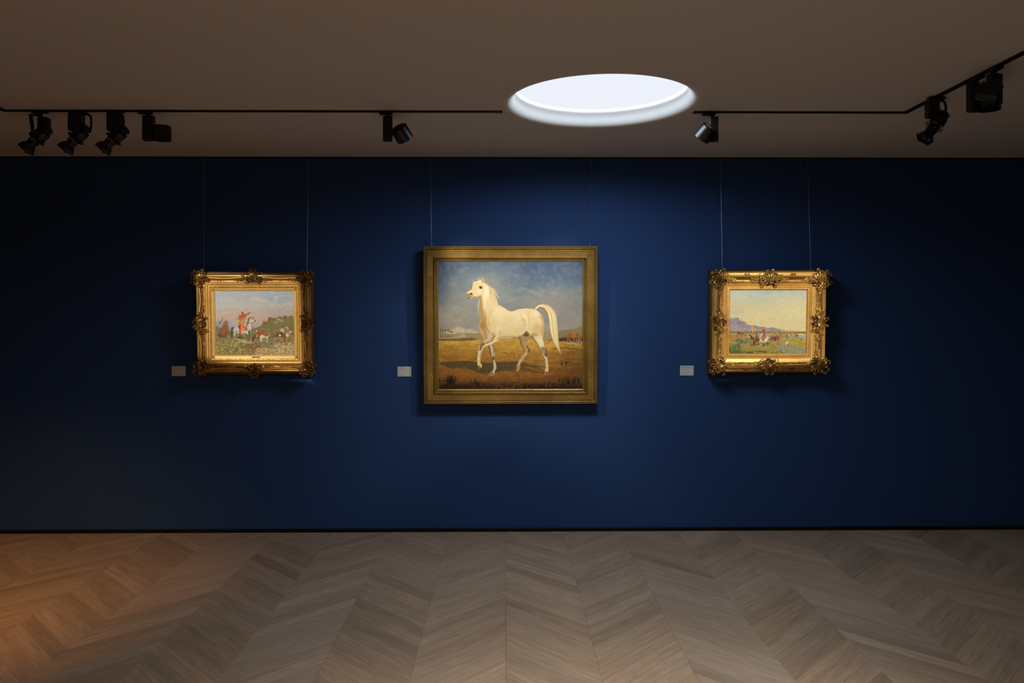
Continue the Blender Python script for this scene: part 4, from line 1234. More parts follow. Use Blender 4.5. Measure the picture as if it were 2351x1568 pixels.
    p.fill(Z(380, 1130, 368, 1040, 385, 930, 430, 880, 452, 900, 420, 960, 415, 1050, 400, 1130), (84, 78, 50), 1)
    p.daubs(70, (536, 748, 556, 764), [(172, 160, 140), (226, 218, 200), (150, 140, 124), (200, 180, 160)], 1.2, 1.0, 0.6)
    p.stroke(Z(500, 1040, 495, 1120), 1.6, .8, (112, 76, 60), .9); p.stroke(Z(430, 1080, 415, 1200), 1.0, .6, (64, 54, 44), .9)
    p.stroke(Z(795, 980, 800, 1100, 798, 1190), 1.8, .9, (50, 48, 46), .95); p.stroke(Z(740, 1060, 728, 1180), 1.4, .7, (70, 68, 62), .9)
    p.stroke(Z(745, 850, 770, 770, 800, 700, 840, 665), 1.6, 1.0, (66, 72, 62), .9); p.stroke(Z(790, 800, 830, 790), 1.4, 1.0, (120, 118, 104), .7)
    p.blob(*Z(885, 695)[0], 3.2, 2.6, (196, 82, 50), .9, .6); p.blob(*Z(935, 745)[0], 2.0, 1.9, (66, 72, 62), .95, .5)
    p.stroke(Z(860, 780, 850, 870, 780, 880), .7, .6, (176, 110, 66), .9); p.stroke(Z(780, 860, 830, 890), 1.1, .9, (222, 204, 166), .9)
    p.blob(*Z(570, 890)[0], 2.4, 4.2, (58, 66, 50), .95, .5)
    # robe
    p.fill(Z(485, 715, 540, 680, 590, 650, 650, 640, 720, 660, 725, 720, 690, 750, 720, 800, 745, 870, 760, 940, 740, 975, 690, 960, 640, 1000, 610, 930, 590, 850, 540, 800, 520, 770, 530, 720), (208, 146, 76), 1)
    p.daubs(150, (541, 728, 564, 759), [(224, 176, 104), (196, 120, 58), (232, 200, 140), (172, 92, 50), (214, 186, 140)], 1.6, .5, .75, 1.2, .5, p.poly(Z(485, 715, 540, 680, 590, 650, 650, 640, 720, 660, 725, 720, 690, 750, 720, 800, 745, 870, 760, 940, 740, 975, 690, 960, 640, 1000, 610, 930, 590, 850, 540, 800, 520, 770, 530, 720)))
    p.fill(Z(560, 640, 600, 590, 680, 600, 740, 610, 720, 670, 650, 690, 590, 690), (206, 74, 36), .95)
    p.stroke(Z(585, 810, 590, 900, 592, 1020), 1.7, 1.8, (214, 44, 24), 1, .3)
    p.blob(*Z(600, 710)[0], 5.0, 3.0, (122, 142, 140), .95, .5, .2); p.blob(*Z(665, 865)[0], 3.0, 3.4, (128, 146, 150), .9, .5)
    p.stroke(Z(690, 830, 730, 900, 750, 950), 1.5, 1.0, (232, 204, 160), .9); p.stroke(Z(720, 900, 735, 960), 2.6, 2.0, (186, 84, 44), .9)
    p.stroke(Z(700, 620, 760, 600, 800, 575, 845, 553), 1.7, .7, (112, 78, 50), 1); p.stroke(Z(690, 610, 740, 605), 2.2, 1.6, (196, 96, 50), .95)
    p.blob(*Z(650, 580)[0], 2.6, 2.9, (96, 84, 56), .95, .5); p.blob(*Z(665, 580)[0], 1.3, 1.9, (206, 160, 108), .9, .5); p.stroke(Z(630, 545, 640, 570), .6, 1.0, (70, 60, 44), .95)
    p.blob(*Z(600, 580)[0], 2.6, 4.5, (222, 180, 120), .9, .6)
    p.warp(.75, 2.2, 50)
    p.restroke(1500, (492, 667, 677, 745), 2.0, .7, 0, .5, 3.5, .5, 1.2)
    p.restroke(5200, (492, 735, 677, 816), 1.0, .42, -.1, .9, 16, .6, .9)
    p.img *= (0.95 + 0.10 * p.noise(1.0, 1.0, 2, 77))[..., None]
    return p


def marsh_painting():
    p = Paint(1672.9, 665.2, 1853.4, 813.0, 2.0)
    Z = conv(1668, 658, 9.8)
    p.img = p.vgrad([(665, (160, 182, 184)), (680, (182, 190, 172)), (705, (202, 194, 148)), (730, (212, 200, 148)), (760, (216, 200, 152)), (820, (210, 190, 140))])
    nz = p.noise(30, 14, 4, 8)
    p.mix(np.clip((nz - 0.48) * 2.2, 0, 1) * 0.4, (212, 202, 160))
    p.mix(np.clip((0.48 - nz) * 2.2, 0, 1) * np.clip((715 - p.Y) / 40, 0, 1) * 0.6, (152, 172, 180))
    p.mix(np.exp(-(((p.X - 1822) / 44) ** 2 + ((p.Y - 712) / 26) ** 2)) * .55, (222, 212, 160))
    p.mix(np.exp(-(((p.X - 1685) / 26) ** 2 + ((p.Y - 712) / 20) ** 2)) * .5, (186, 180, 140))
    p.daubs(600, (1673, 665, 1854, 745), [(206, 198, 156), (190, 190, 168), (176, 186, 178), (216, 204, 156)], 4.5, 1.6, 0.16, 0.1, 0.5)
    for x, y in ((1714, 699), (1747, 741), (1723, 737)): p.blob(x, y, 4, 2.6, (226, 182, 118), .6, .9)
    # mountains
    p.fill(Z(40, 730, 100, 720, 150, 702, 230, 700, 270, 725, 310, 770, 390, 785, 450, 840, 510, 872, 620, 870, 700, 890, 770, 905, 860, 910, 930, 940, 1010, 920, 1100, 935, 1200, 960, 1270, 990, 1270, 1030, 40, 1030), (146, 136, 144), 1)
    p.fill(Z(40, 880, 200, 860, 400, 930, 520, 900, 700, 960, 900, 980, 1250, 1010, 1250, 1030, 40, 1030), (166, 152, 146), .75)
    p.fill(Z(240, 790, 300, 790, 340, 830, 260, 850), (112, 100, 138), .7)
    p.daubs(260, (1673, 732, 1790, 762), [(124, 116, 140), (160, 150, 154), (146, 132, 136), (176, 162, 150)], 2.8, .8, .45, .35, .3, p.poly(Z(40, 740, 230, 710, 500, 880, 1000, 940, 1270, 1010, 1270, 1030, 40, 1030)))
    p.fill(Z(1230, 1000, 1350, 980, 1480, 985, 1600, 1000, 1600, 1020, 1230, 1020), (190, 172, 150), .7)
    # plain
    g = p.poly(Z(40, 1015, 1800, 1010, 1800, 1540, 40, 1540), False)
    p.mix(g, p.vgrad([(761, (150, 130, 66)), (775, (172, 132, 76)), (785, (168, 146, 84)), (800, (146, 136, 70)), (813, (110, 108, 56))]))
    p.stroke(Z(40, 1025, 500, 1025, 1000, 1028), .9, .8, (84, 88, 52), .9)
    p.stroke(Z(900, 1030, 1400, 1040, 1800, 1045), 1.2, 1.6, (132, 124, 56), .9)
    p.daubs(900, (1673, 766, 1854, 813), [(176, 150, 84), (136, 128, 64), (196, 168, 92), (112, 116, 60), (182, 120, 66), (150, 140, 80)], 3.0, .9, .5, 0, .25)
    p.daubs(80, (1678, 769, 1716, 776), [(186, 104, 62), (196, 120, 70), (166, 96, 58)], 1.6, .6, .6, 0, .4)
    p.daubs(140, (1690, 778, 1730, 788), [(96, 104, 70), (84, 96, 60), (150, 150, 100)], 2.8, .9, .6)
    p.daubs(160, (1673, 790, 1700, 812), [(92, 104, 56), (74, 86, 48), (116, 120, 60)], 2.2, 1.2, .6)
    p.daubs(180, (1715, 788, 1775, 812), [(146, 142, 62), (166, 156, 74), (190, 140, 70), (120, 124, 56)], 1.6, 1.4, .6, 1.4, .3)
    p.daubs(60, (1673, 806, 1760, 812), [(70, 66, 40), (96, 92, 50)], 3.5, .8, .7)
    # water
    p.fill(Z(500, 1080, 900, 1060, 1250, 1080, 1620, 1060, 1780, 1080, 1780, 1165, 1640, 1160, 1400, 1170, 1200, 1160, 1000, 1140, 700, 1150, 480, 1150), (170, 172, 156), .5)
    p.fill(Z(1600, 1070, 1780, 1072, 1780, 1105, 1620, 1100), (214, 204, 160), .9); p.fill(Z(1620, 1110, 1780, 1105, 1780, 1165, 1660, 1165), (140, 174, 184), .9)
    p.fill(Z(1190, 1310, 1240, 1240, 1330, 1230, 1430, 1290, 1600, 1330, 1790, 1390, 1790, 1530, 1350, 1530, 1300, 1450, 1150, 1440, 1160, 1380), (140, 148, 122), .75)
    p.daubs(320, (1784, 784, 1854, 812), [(160, 168, 146), (126, 144, 140), (176, 172, 140), (112, 122, 96), (150, 140, 90)], 2.4, .6, .55, 0, .2, p.poly(Z(1190, 1310, 1240, 1240, 1430, 1290, 1790, 1390, 1790, 1530, 1350, 1530)))
    p.fill(Z(1240, 1250, 1330, 1190, 1500, 1160, 1780, 1180, 1785, 1370, 1600, 1330, 1430, 1270), (158, 146, 60), .9)
    p.daubs(150, (1796, 777, 1852, 794), [(176, 160, 66), (140, 132, 54), (196, 178, 84)], 2.0, 1.0, .6)
    p.stroke(Z(1430, 1290, 1600, 1330, 1780, 1390), 1.3, 1.8, (196, 130, 84), .8)
    # yellow pennant
    p.fill(Z(572, 890, 592, 900, 600, 960, 620, 1040, 600, 1050, 575, 990, 565, 940), (222, 170, 34), 1); p.stroke(Z(572, 840, 578, 900), .3, .6, (206, 196, 90), .9)
    p.stroke(Z(600, 1040, 625, 1070), 1.2, .8, (196, 80, 50), .95)
    # distant riders
    for x, y, s_, hc, cc in ((1696, 763, 4.4, (92, 66, 46), (120, 76, 50)), (1704, 764, 4.2, (112, 74, 50), (150, 84, 56)),
                             (1796, 766, 6.2, (176, 110, 74), (206, 150, 110)), (1803, 768, 6.2, (190, 150, 116), (196, 86, 66)), (1808, 770, 6.0, (168, 160, 130), (150, 120, 90)),
                             (1817, 768, 6.0, (206, 196, 160), (150, 84, 60)), (1826, 767, 7.0, (196, 186, 150), (190, 110, 76)), (1832, 768, 6.0, (150, 130, 96), (176, 70, 56))):
        rider(p, x, y, s_, hc, cc, face=-1)
    # middle rider pair
    rider(p, 1778, 771, 9.5, (120, 72, 46), (168, 140, 110), (210, 120, 96), face=1); rider(p, 1785, 772, 9.0, (136, 78, 48), (166, 92, 60), face=1); rider(p, 1773, 773, 8.0, (124, 96, 64), (140, 120, 90), face=-1)
    p.stroke(Z(1170, 1310, 1200, 1290), 1.5, .9, (150, 62, 50), .9)
    # foot figure
    p.stroke(Z(1375, 1160, 1385, 1230, 1400, 1300), 1.6, 1.2, (120, 84, 58), .95); p.fill(Z(1360, 1250, 1400, 1220, 1415, 1300, 1355, 1300), (222, 196, 150), .95)
    p.stroke(Z(1412, 1280, 1415, 1360), .6, .4, (96, 66, 48), .95); p.blob(*Z(1380, 1110)[0], 1.6, 1.6, (64, 60, 48), .95, .5); p.stroke(Z(1350, 1200, 1380, 1190), .9, .8, (230, 214, 170), .9)
    # principal riders
    p.daubs(70, (1722, 786, 1768, 795), [(58, 62, 44), (80, 84, 52), (104, 104, 60), (44, 50, 40)], 2.2, .8, .6)
    rider(p, *Z(680, 1155)[0], 13.0, (112, 58, 42), (98, 92, 60), (54, 58, 48), face=-1, leg=(70, 46, 36))
    p.blob(*Z(640, 1225)[0], 4.2, 3.6, (172, 56, 40), .8, .7); p.blob(*Z(725, 1215)[0], 3.4, 3.4, (150, 54, 40), .7, .7)
    p.stroke(Z(575, 1180, 545, 1110, 528, 1105), 2.2, 1.4, (84, 50, 38), .95, .5); p.stroke(Z(760, 1180, 790, 1240, 750, 1290), .8, .6, (220, 210, 160), .9)
    rider(p, *Z(840, 1150)[0], 14.0, (222, 212, 168), (190, 132, 98), (196, 60, 52), face=1, leg=(206, 198, 160))
    p.stroke(Z(935, 1130, 945, 1105, 950, 1150), 1.0, .8, (206, 180, 140), .9); p.stroke(Z(770, 1160, 780, 1090, 820, 1058), .8, .6, (228, 222, 190), .95)
    p.stroke(Z(845, 1080, 868, 1120), 1.5, 1.1, (80, 56, 44), .9); p.stroke(Z(800, 1115, 850, 1128), .6, .5, (176, 64, 52), .9); p.stroke(Z(795, 1150, 820, 1220), .8, .7, (76, 58, 44), .85)
    p.stroke(Z(930, 1150, 900, 1210), 1.2, .9, (236, 220, 176), .9)
    p.blob(*Z(838, 1000)[0], 4.2, 1.9, (186, 44, 44), 1, .5); p.blob(*Z(842, 980)[0], 2.4, 2.2, (196, 54, 48), 1, .5); p.blob(*Z(838, 1035)[0], 1.6, 1.4, (206, 150, 110), .95, .5)
    p.blob(*Z(930, 1290)[0], 2.2, 3.0, (44, 72, 60), .8, .7)
    p.warp(.75, 2.2, 60)
    p.restroke(900, (1673, 665, 1854, 760), 2.4, 1.0, 0, .6, 2.5, .5, 1.2)
    p.restroke(4600, (1673, 758, 1854, 813), 1.1, .42, 0, .7, 15, .6, .8)
    p.img *= (0.95 + 0.10 * p.noise(1.0, 1.0, 2, 78))[..., None]
    return p


# ------------------------------------------------------------------ picture frames
def moulding(name, W, H, prof, mat, parent, zc):
    """sweeps a profile [(s, h)] (s = distance out from the canvas edge, h = height toward the viewer) round a W x H opening"""
    mb = MB(); vs = []; k = len(prof)
    for sx, sz in ((-1, -1), (1, -1), (1, 1), (-1, 1)):
        for s_, h_ in prof:
            vs.append((sx * (W / 2 + s_), -h_, zc + sz * (H / 2 + s_)))
    fs = []
    for c in range(4):
        d = (c + 1) % 4
        for i in range(k - 1):
            fs.append((c * k + i, c * k + i + 1, d * k + i + 1, d * k + i))
    mb.add(vs, fs)
    return mb.build(name, mat, parent, True, 28)


def arc(s0, h0, s1, h1, bulge, n=6):
    """profile points from (s0,h0) to (s1,h1) bowed by bulge (+ toward the viewer)"""
    out = []
    for i in range(n + 1):
        t = i / n
        out.append((s0 + (s1 - s0) * t, h0 + (h1 - h0) * t + bulge * math.sin(math.pi * t)))
    return out


def spiral(c, r, turns, a0, sgn, lift, n=16, shrink=0.25):
    pts = []
    for i in range(n):
        t = i / (n - 1); a = a0 + sgn * turns * 2 * math.pi * t; q = r * (1 - (1 - shrink) * t)
        pts.append((c[0] + q * math.cos(a), -(lift + 0.006 * math.sin(math.pi * t)), c[1] + q * math.sin(a)))
    return pts


def leaf(mb, x, z, h, ang, L_, Wd, th=0.004, curl=0.3):
    rot = Matrix(((math.cos(ang), 0, -math.sin(ang)), (0, 1, 0), (math.sin(ang), 0, math.cos(ang)))) @ Matrix.Rotation(curl, 3, 'Z')
    # long axis along (cos, sin) in the frame plane
    mb.blob((x + math.cos(ang) * L_ * .5, -h, z + math.sin(ang) * L_ * .5), (L_ * .5, th, Wd * .5), rot, 8, 5)


def ornament(name, parent, cx, cz, w_, h_, base, seed, diag=None, outward=0.0, mat=None, arms=True):
    """a cast rocaille: ribbed shell held by C-scrolls, with ragged acanthus arms running along the rail"""
    rnd = random.Random(seed); mb = MB()
    mat = mat or G_DARK
    small = min(w_, h_) < .05
    a_in = diag if diag is not None else outward + math.pi      # direction toward the canvas
    rx, rz = w_ / 2, h_ / 2
    hb = base; q0 = min(rx, rz)
    ri, ro = math.cos(a_in), math.sin(a_in)
    # shell ribs fanning outward, each bent up and over
    fan = 1.15; nr = 5 if small else 9
    ox, oz = cx + ri * .30 * rx, cz + ro * .30 * rz
    for k in range(nr):
        u = k / (nr - 1) - .5
        a = a_in + math.pi + u * 2 * fan
        L_ = .78 * q0 * (1.0 - 0.35 * abs(u))
        pts = []; rad = []
        for i in range(6):
            t = i / 5
            pts.append((ox + math.cos(a + u * .5 * t) * L_ * (0.12 + t), -(hb + 0.004 + 0.010 * math.sin(math.pi * t * .9)), oz + math.sin(a + u * .5 * t) * L_ * (0.12 + t)))
            rad.append((0.0012 + 0.0030 * t) * (.4 if small else 1))
        mb.tube(pts, rad, 5)
    # large scrolls at either side of the shell, smaller ones curling back
    if not small:
        for sg in (-1, 1):
            for dist, ang, r_, tr, rad0 in ((.58, 1.35, .40, 1.25, .0058), (.80, .72, .27, 1.1, .0045), (.50, 2.35, .30, 1.2, .0045), (.92, 1.9, .20, 1.0, .0034), (.88, 2.9, .20, 1.1, .0034)):
                a = a_in + sg * ang + rnd.uniform(-.12, .12)
                x = cx + math.cos(a) * rx * dist; z = cz + math.sin(a) * rz * dist
                pts = spiral((x, z), q0 * r_ * rnd.uniform(.85, 1.1), tr, a + sg * rnd.uniform(1.8, 2.6), -sg * (1 if rnd.random() < .8 else -1), hb + rnd.uniform(.003, .009))
                mb.tube(pts, [rad0 - rad0 * .6 * i / 15 for i in range(16)], 6)
                mb.blob((x, -(hb + .008), z), (rad0 * .9,) * 3, None, 6, 4)
    # leaf arms: along both rails for a corner, along the rail for a centre piece
    if not small and arms:
        if diag is not None:
            sx = 1 if math.cos(a_in) > 0 else -1; sz = 1 if math.sin(a_in) > 0 else -1
            dirs = [((sx, 0), (0, -sz)), ((0, sz), (-sx, 0))]
        else:
            t_ = (-ro, ri)
            dirs = [(t_, (-ri, -ro)), ((-t_[0], -t_[1]), (-ri, -ro))]
        for (dx, dz), (nx, nz) in dirs:
            ext = (rx if abs(dx) > .5 else rz)
            for i in range(7):
                t = .55 + .13 * i
                x = cx + dx * ext * t; z = cz + dz * ext * t
                base_a = math.atan2(dz, dx)
                for sg in (-1, 1):
                    leaf(mb, x, z, hb - .002 - .0012 * i, base_a + sg * rnd.uniform(.25, .95), q0 * (.36 - .03 * i) * rnd.uniform(.8, 1.2), q0 * .13 * rnd.uniform(.8, 1.2), .0042 - .0003 * i, rnd.uniform(-.5, .5))
            pts = [(cx + dx * ext * (.4 + .12 * i) + nx * q0 * .10 * math.sin(i * 1.1), -(hb + .003 - .001 * i), cz + dz * ext * (.4 + .12 * i) + nz * q0 * .10 * math.sin(i * 1.1)) for i in range(8)]
            mb.tube(pts, [.0046 - .0004 * i for i in range(8)], 6)
    # ragged leaves and grains breaking the outline
    for k in range(10 if small else 26):
        a = 2 * math.pi * k / (10 if small else 26) + rnd.uniform(-.15, .15)
        q = rnd.uniform(.45, .80)
        leaf(mb, cx + math.cos(a) * rx * (q - .15), cz + math.sin(a) * rz * (q - .15), hb + rnd.uniform(-.004, .007), a + rnd.uniform(-1.1, 1.1),
             q0 * rnd.uniform(.22, .42), q0 * rnd.uniform(.08, .15), .0036, rnd.uniform(-.6, .6))
    for k in range(4 if small else 16):
        a = 2 * math.pi * rnd.random(); q = rnd.uniform(.3, .95); r_ = rnd.uniform(.0016, .0032)
        mb.blob((cx + math.cos(a) * rx * q, -(hb + rnd.uniform(.002, .012)), cz + math.sin(a) * rz * q), (r_, r_, r_), None, 6, 4)
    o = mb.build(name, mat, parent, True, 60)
    if small: return o
    # near-black ground under the relief, coloured to deepen its recesses
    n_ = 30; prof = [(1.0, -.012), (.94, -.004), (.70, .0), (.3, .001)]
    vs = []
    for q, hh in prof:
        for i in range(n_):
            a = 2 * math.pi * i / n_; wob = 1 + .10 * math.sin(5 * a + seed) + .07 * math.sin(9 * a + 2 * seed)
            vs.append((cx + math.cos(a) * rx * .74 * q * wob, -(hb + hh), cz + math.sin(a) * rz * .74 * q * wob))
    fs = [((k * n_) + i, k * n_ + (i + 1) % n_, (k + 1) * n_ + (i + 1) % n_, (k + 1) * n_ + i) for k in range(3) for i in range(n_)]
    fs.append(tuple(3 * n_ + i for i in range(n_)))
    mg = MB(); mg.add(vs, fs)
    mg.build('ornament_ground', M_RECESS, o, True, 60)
    return o


def garland(parent, p0, p1, side, h, seed, n=7, big=.012, mat=None):
    """a sprig of leaves running from p0 to p1 in the frame plane, thinning out"""
    rnd = random.Random(seed); mb = MB()
    a = math.atan2(p1[1] - p0[1], p1[0] - p0[0]); L_ = math.hypot(p1[0] - p0[0], p1[1] - p0[1])
    pts = []
    for i in range(n + 1):
        t = i / n; wv = .0025 * math.sin(t * 9) * side
        pts.append((p0[0] + (p1[0] - p0[0]) * t - math.sin(a) * wv, -(h + .003), p0[1] + (p1[1] - p0[1]) * t + math.cos(a) * wv))
    mb.tube(pts, [.002 - .0011 * i / n for i in range(n + 1)], 5)
    for i in range(n):
        x, _, z = pts[i]; q = 1 - .6 * i / n
        for sg in (-1, 1):
            leaf(mb, x, z, h + .004, a + sg * rnd.uniform(.5, 1.0), big * q * rnd.uniform(.8, 1.2), big * q * .45, .003, rnd.uniform(-.4, .4))
        if i % 2 == 0: mb.blob((x, -(h + .007), z), (.0026 * q + .001,) * 3, None, 6, 4)
    return mb.build('leaf_sprig', mat or G_DARK, parent, True, 60)


def bead_run(name, parent, W, H, zc, s_, h, step, ax, mat, jitter=.25, seed=1, inner=0.0):
    """a close row of small raised beads round the frame at distance s_ from the canvas; uncountable"""
    rnd = random.Random(seed); mb = MB()
    hw, hh = W / 2 + s_, H / 2 + s_
    for (xa, za), (xb_, zb) in (((-hw, -hh), (hw, -hh)), ((hw, -hh), (hw, hh)), ((hw, hh), (-hw, hh)), ((-hw, hh), (-hw, -hh))):
        L_ = math.hypot(xb_ - xa, zb - za); n_ = int(L_ / step); ang = math.atan2(zb - za, xb_ - xa)
        for i in range(n_):
            t = (i + .5) / n_; j = 1 + rnd.uniform(-jitter, jitter)
            rot = Matrix(((math.cos(ang), 0, -math.sin(ang)), (0, 1, 0), (math.sin(ang), 0, math.cos(ang)))) @ Matrix.Rotation(0.0, 3, 'Z')
            rot = rot @ Matrix.Rotation(rnd.uniform(.3, .7) if ax[0] > ax[2] else 0, 3, 'Y')
            mb.blob((xa + (xb_ - xa) * t, -(h + rnd.uniform(0, .0008)), zc + za + (zb - za) * t), (ax[0] * j, ax[1] * j, ax[2] * j), rot, 5, 3)
    o = mb.build(name, mat, parent, True, 80); o['kind'] = 'stuff'
    return o


def place_picture(name, label, cat, px_c, px_w, px_h, back, rail, tilt, group=None):
    """root Empty at the bottom middle of the frame's back, leaning forward by tilt; returns root, canvas W, H, z of canvas bottom"""
    y_c = -(0.014 + back)
    for _ in range(8):
        dep = project(at_y(px_c[0], px_c[1], y_c))[2]
        H = px_h * dep / F_PX; W = px_w * dep / F_PX
        y_c = -(0.014 + back * math.cos(tilt) + (H / 2 + rail) * math.sin(tilt))
    c = at_y(px_c[0], px_c[1], y_c)
    zl = H / 2 + rail
    # root such that local (0,-back,zl) -> c
    off = Matrix.Rotation(tilt, 3, 'X') @ Vector((0, -back, zl))
    root = thing(name, label, cat, c - off, (tilt, 0, 0), group)
    return root, W, H / math.cos(tilt), rail


GI = {}
# ---- centre: the white horse in a flat bronze-gold frame
rootC, W, H, ZB = place_picture('framed_painting', 'large painting of a white horse in a flat gold frame on the blue wall', 'painting',
                                (1172.2, 747.0), 331.6, 293.9, 0.032, 0.103, R(1.6))
zc = ZB + H / 2; bk = 0.032
pic = horse_painting()
pic.mesh('canvas', W, H, M_OIL, rootC, (0, -bk, ZB))
k = 1 / 331.0
prof = [(-.004, bk - .002), (-.001, bk + .002), (0.0, bk + .004)] + arc(.002, bk + .005, .006, bk + .005, .002, 4) + \
       arc(.0065, bk + .004, .019, bk + .020, -.006, 6) + arc(.0195, bk + .021, .0245, bk + .021, .003, 4) + \
       [(.025, bk + .018), (.0335, bk + .0125), (.034, bk + .0105)]
moulding('inner_moulding', W, H, prof, G_BRONZE, rootC, zc)
prof = [(.034, bk + .0105), (.0685, bk + .0105)]
moulding('frieze', W, H, prof, G_BRONZE, rootC, zc)
prof = [(.0685, bk + .0105), (.0690, bk + .0140), (.0725, bk + .0145), (.0735, bk + .0105)] + arc(.0745, bk + .0105, .081, bk + .018, -.003, 4) + \
       arc(.0815, bk + .0185, .0865, bk + .0185, .003, 4) + [(.0872, bk + .0155), (.0905, bk + .0155), (.0912, bk + .019)] + \
       arc(.0915, bk + .019, .0985, bk + .020, .0035, 5) + [(.0990, bk + .016), (.1025, bk + .012), (.1035, bk + .004), (.1035, .0)]
moulding('outer_moulding', W, H, prof, G_BRONZE, rootC, zc)
hf = bk + .0105
s0, s1 = .036, .0672
sm_ = (s0 + s1) / 2
# interlaced lattice relief on the middle of each side


def lattice(x0, z0, x1, z1, wd, name='lattice_relief'):
    mb = MB(); L_ = math.hypot(x1 - x0, z1 - z0); a = math.atan2(z1 - z0, x1 - x0)
    ux, uz = math.cos(a), math.sin(a); vx, vz = -uz, ux
    cell = wd / 2.0; n_ = max(2, int(round(L_ / cell))); cell = L_ / n_
    P = lambda s_, t_: (x0 + ux * s_ + vx * t_, -(hf + .0004), z0 + uz * s_ + vz * t_)
    for ph in (0, 1):
        pts = []
        for i in range(n_ + 1):
            t_ = wd / 2 * (1 if (i + ph) % 2 else -1)
            pts.append(P(i * cell, t_ * .92))
        mb.tube(pts, .00085, 4)
    for i in range(n_):                         # little octagon in each cell
        c = P((i + .5) * cell, 0); r_ = cell * .34
        ring = [(c[0] + r_ * math.cos(q * math.pi / 4), c[1], c[2] + r_ * math.sin(q * math.pi / 4)) for q in range(8)]
        mb.tube(ring, .0007, 4, closed=True)
        for t_ in (-wd * .36, wd * .36):
            c = P((i + (.0 if t_ > 0 else .0)) * cell, t_)
            mb.blob(c, (.0011, .0011, .0011), None, 5, 3)
    o = mb.build(name, G_BRONZE, rootC, True, 60); o['kind'] = 'stuff'
    # a small trefoil terminal at each end
    for (ex, ez), sg in (((x0, z0), -1), ((x1, z1), 1)):
        mb = MB()
        bx_, bz_ = ex + ux * sg * .008, ez + uz * sg * .008
        for q in (-.9, 0, .9):
            aa = a + (math.pi if sg < 0 else 0) + q
            mb.tube([(ex, -(hf + .001), ez), (ex + math.cos(aa) * .008, -(hf + .003), ez + math.sin(aa) * .008),
                     (ex + math.cos(aa * 1.0) * .013, -(hf + .001), ez + math.sin(aa) * .013)], [.0012, .0022, .0008], 6)
        mb.tube([(ex + vx * wd * .5, -(hf + .0006), ez + vz * wd * .5), (ex + ux * sg * .006, -(hf + .0008), ez + uz * sg * .006),
                 (ex - vx * wd * .5, -(hf + .0006), ez - vz * wd * .5)], .001, 5)
        mb.build('trefoil_terminal', G_BRONZE, rootC, True, 60)


hw, hh = W / 2, H / 2
for sg in (-1, 1):
    lattice(-hw * .80, zc + sg * (hh + sm_), hw * .80, zc + sg * (hh + sm_), s1 - s0)
    lattice(sg * (hw + sm_), zc - hh * .78, sg * (hw + sm_), zc + hh * .78, s1 - s0)
    for sz in (-1, 1):                          # corner tiles with a pierced star net
        mb = MB(); cx_, cz_ = sg * (hw + sm_), zc + sz * (hh + sm_); q = (s1 - s0) / 2
        mb.cbox((cx_, -hf, cz_), (2 * q + .002, .004, 2 * q + .002), .0008)
        tile = mb.build('corner_tile', G_BRONZE, rootC, False)
        mb = MB()
        for i in range(5):
            t = -q + 2 * q * i / 4
            mb.tube([(cx_ + t, -(hf + .0026), cz_ - q), (cx_ + t, -(hf + .0026), cz_ + q)], .0009, 4)
            mb.tube([(cx_ - q, -(hf + .0026), cz_ + t), (cx_ + q, -(hf + .0026), cz_ + t)], .0009, 4)
        for i in range(4):
            for j in range(4):
                x_ = cx_ - q + 2 * q * (i + .5) / 4; z_ = cz_ - q + 2 * q * (j + .5) / 4; r_ = q / 4
                s_ = 1 if (i + j) % 2 else -1
                mb.tube([(x_ - r_, -(hf + .0028), z_ - s_ * r_), (x_ + r_, -(hf + .0028), z_ + s_ * r_)], .0008, 4)
        mb.build('star_net', G_BRONZE, tile, True, 60)
mb = MB(); mb.box((0, -bk * .45, zc), (W + .19, .022, H + .19)); mb.build('back_board', G_BROWN, rootC, False)
GI['C'] = (rootC, W, H, zc, .1035)

# ---- left: ornate frame round the riders on a green hill
rootL, W, H, ZB = place_picture('framed_painting', 'painting of a rider in orange on a grey horse, in an ornate carved gold frame', 'painting',
                                (585.2, 742.0), 181.0, 148.4, 0.055, 0.132, R(2.6))
zc = ZB + H / 2; bk = .055
hill_painting().mesh('canvas', W, H, M_OIL, rootL, (0, -bk, ZB))
prof = [(-.004, bk - .002), (-.001, bk + .003), (.0, bk + .004)] + arc(.001, bk + .005, .0175, bk + .014, .0008, 3) + [(.0185, bk + .011)]
moulding('gilt_slip', W, H, prof, G_SLIP, rootL, zc)
prof = [(.0185, bk + .011), (.0195, bk + .015)] + arc(.020, bk + .015, .036, bk + .020, .0015, 4) + [(.0365, bk + .017)] + arc(.0375, bk + .018, .0505, bk + .026, .002, 4) + \
       [(.0510, bk + .020), (.0525, bk + .020)] + arc(.053, bk + .027, .0565, bk + .027, .002, 3)
moulding('inner_moulding', W, H, prof, G_BRIGHT, rootL, zc)
prof = arc(.0565, bk + .026, .090, bk + .036, -.010, 8) + [(.090, bk + .037)]
moulding('cove', W, H, prof, G_MID, rootL, zc)
prof = arc(.090, bk + .037, .1185, bk + .020, .016, 8) + [(.119, bk + .006)]
moulding('outer_moulding', W, H, prof, G_MID, rootL, zc)
prof = [(.119, bk + .004)] + arc(.1195, bk + .004, .132, bk - .004, .003, 4) + [(.132, .002), (.100, .0)]
moulding('edge_step', W, H, prof, G_BROWN, rootL, zc)
bead_run('sanded_leaf_band', rootL, W, H, zc, .0275, bk + .019, .0062, (.0034, .0022, .0026), G_DARK, .3, 3)
bead_run('bead_band', rootL, W, H, zc, .0345, bk + .020, .0045, (.0017, .0016, .0017), G_BRIGHT, .1, 4)
hw, hh = W / 2, H / 2
sc_ = .094
hb = bk + .036
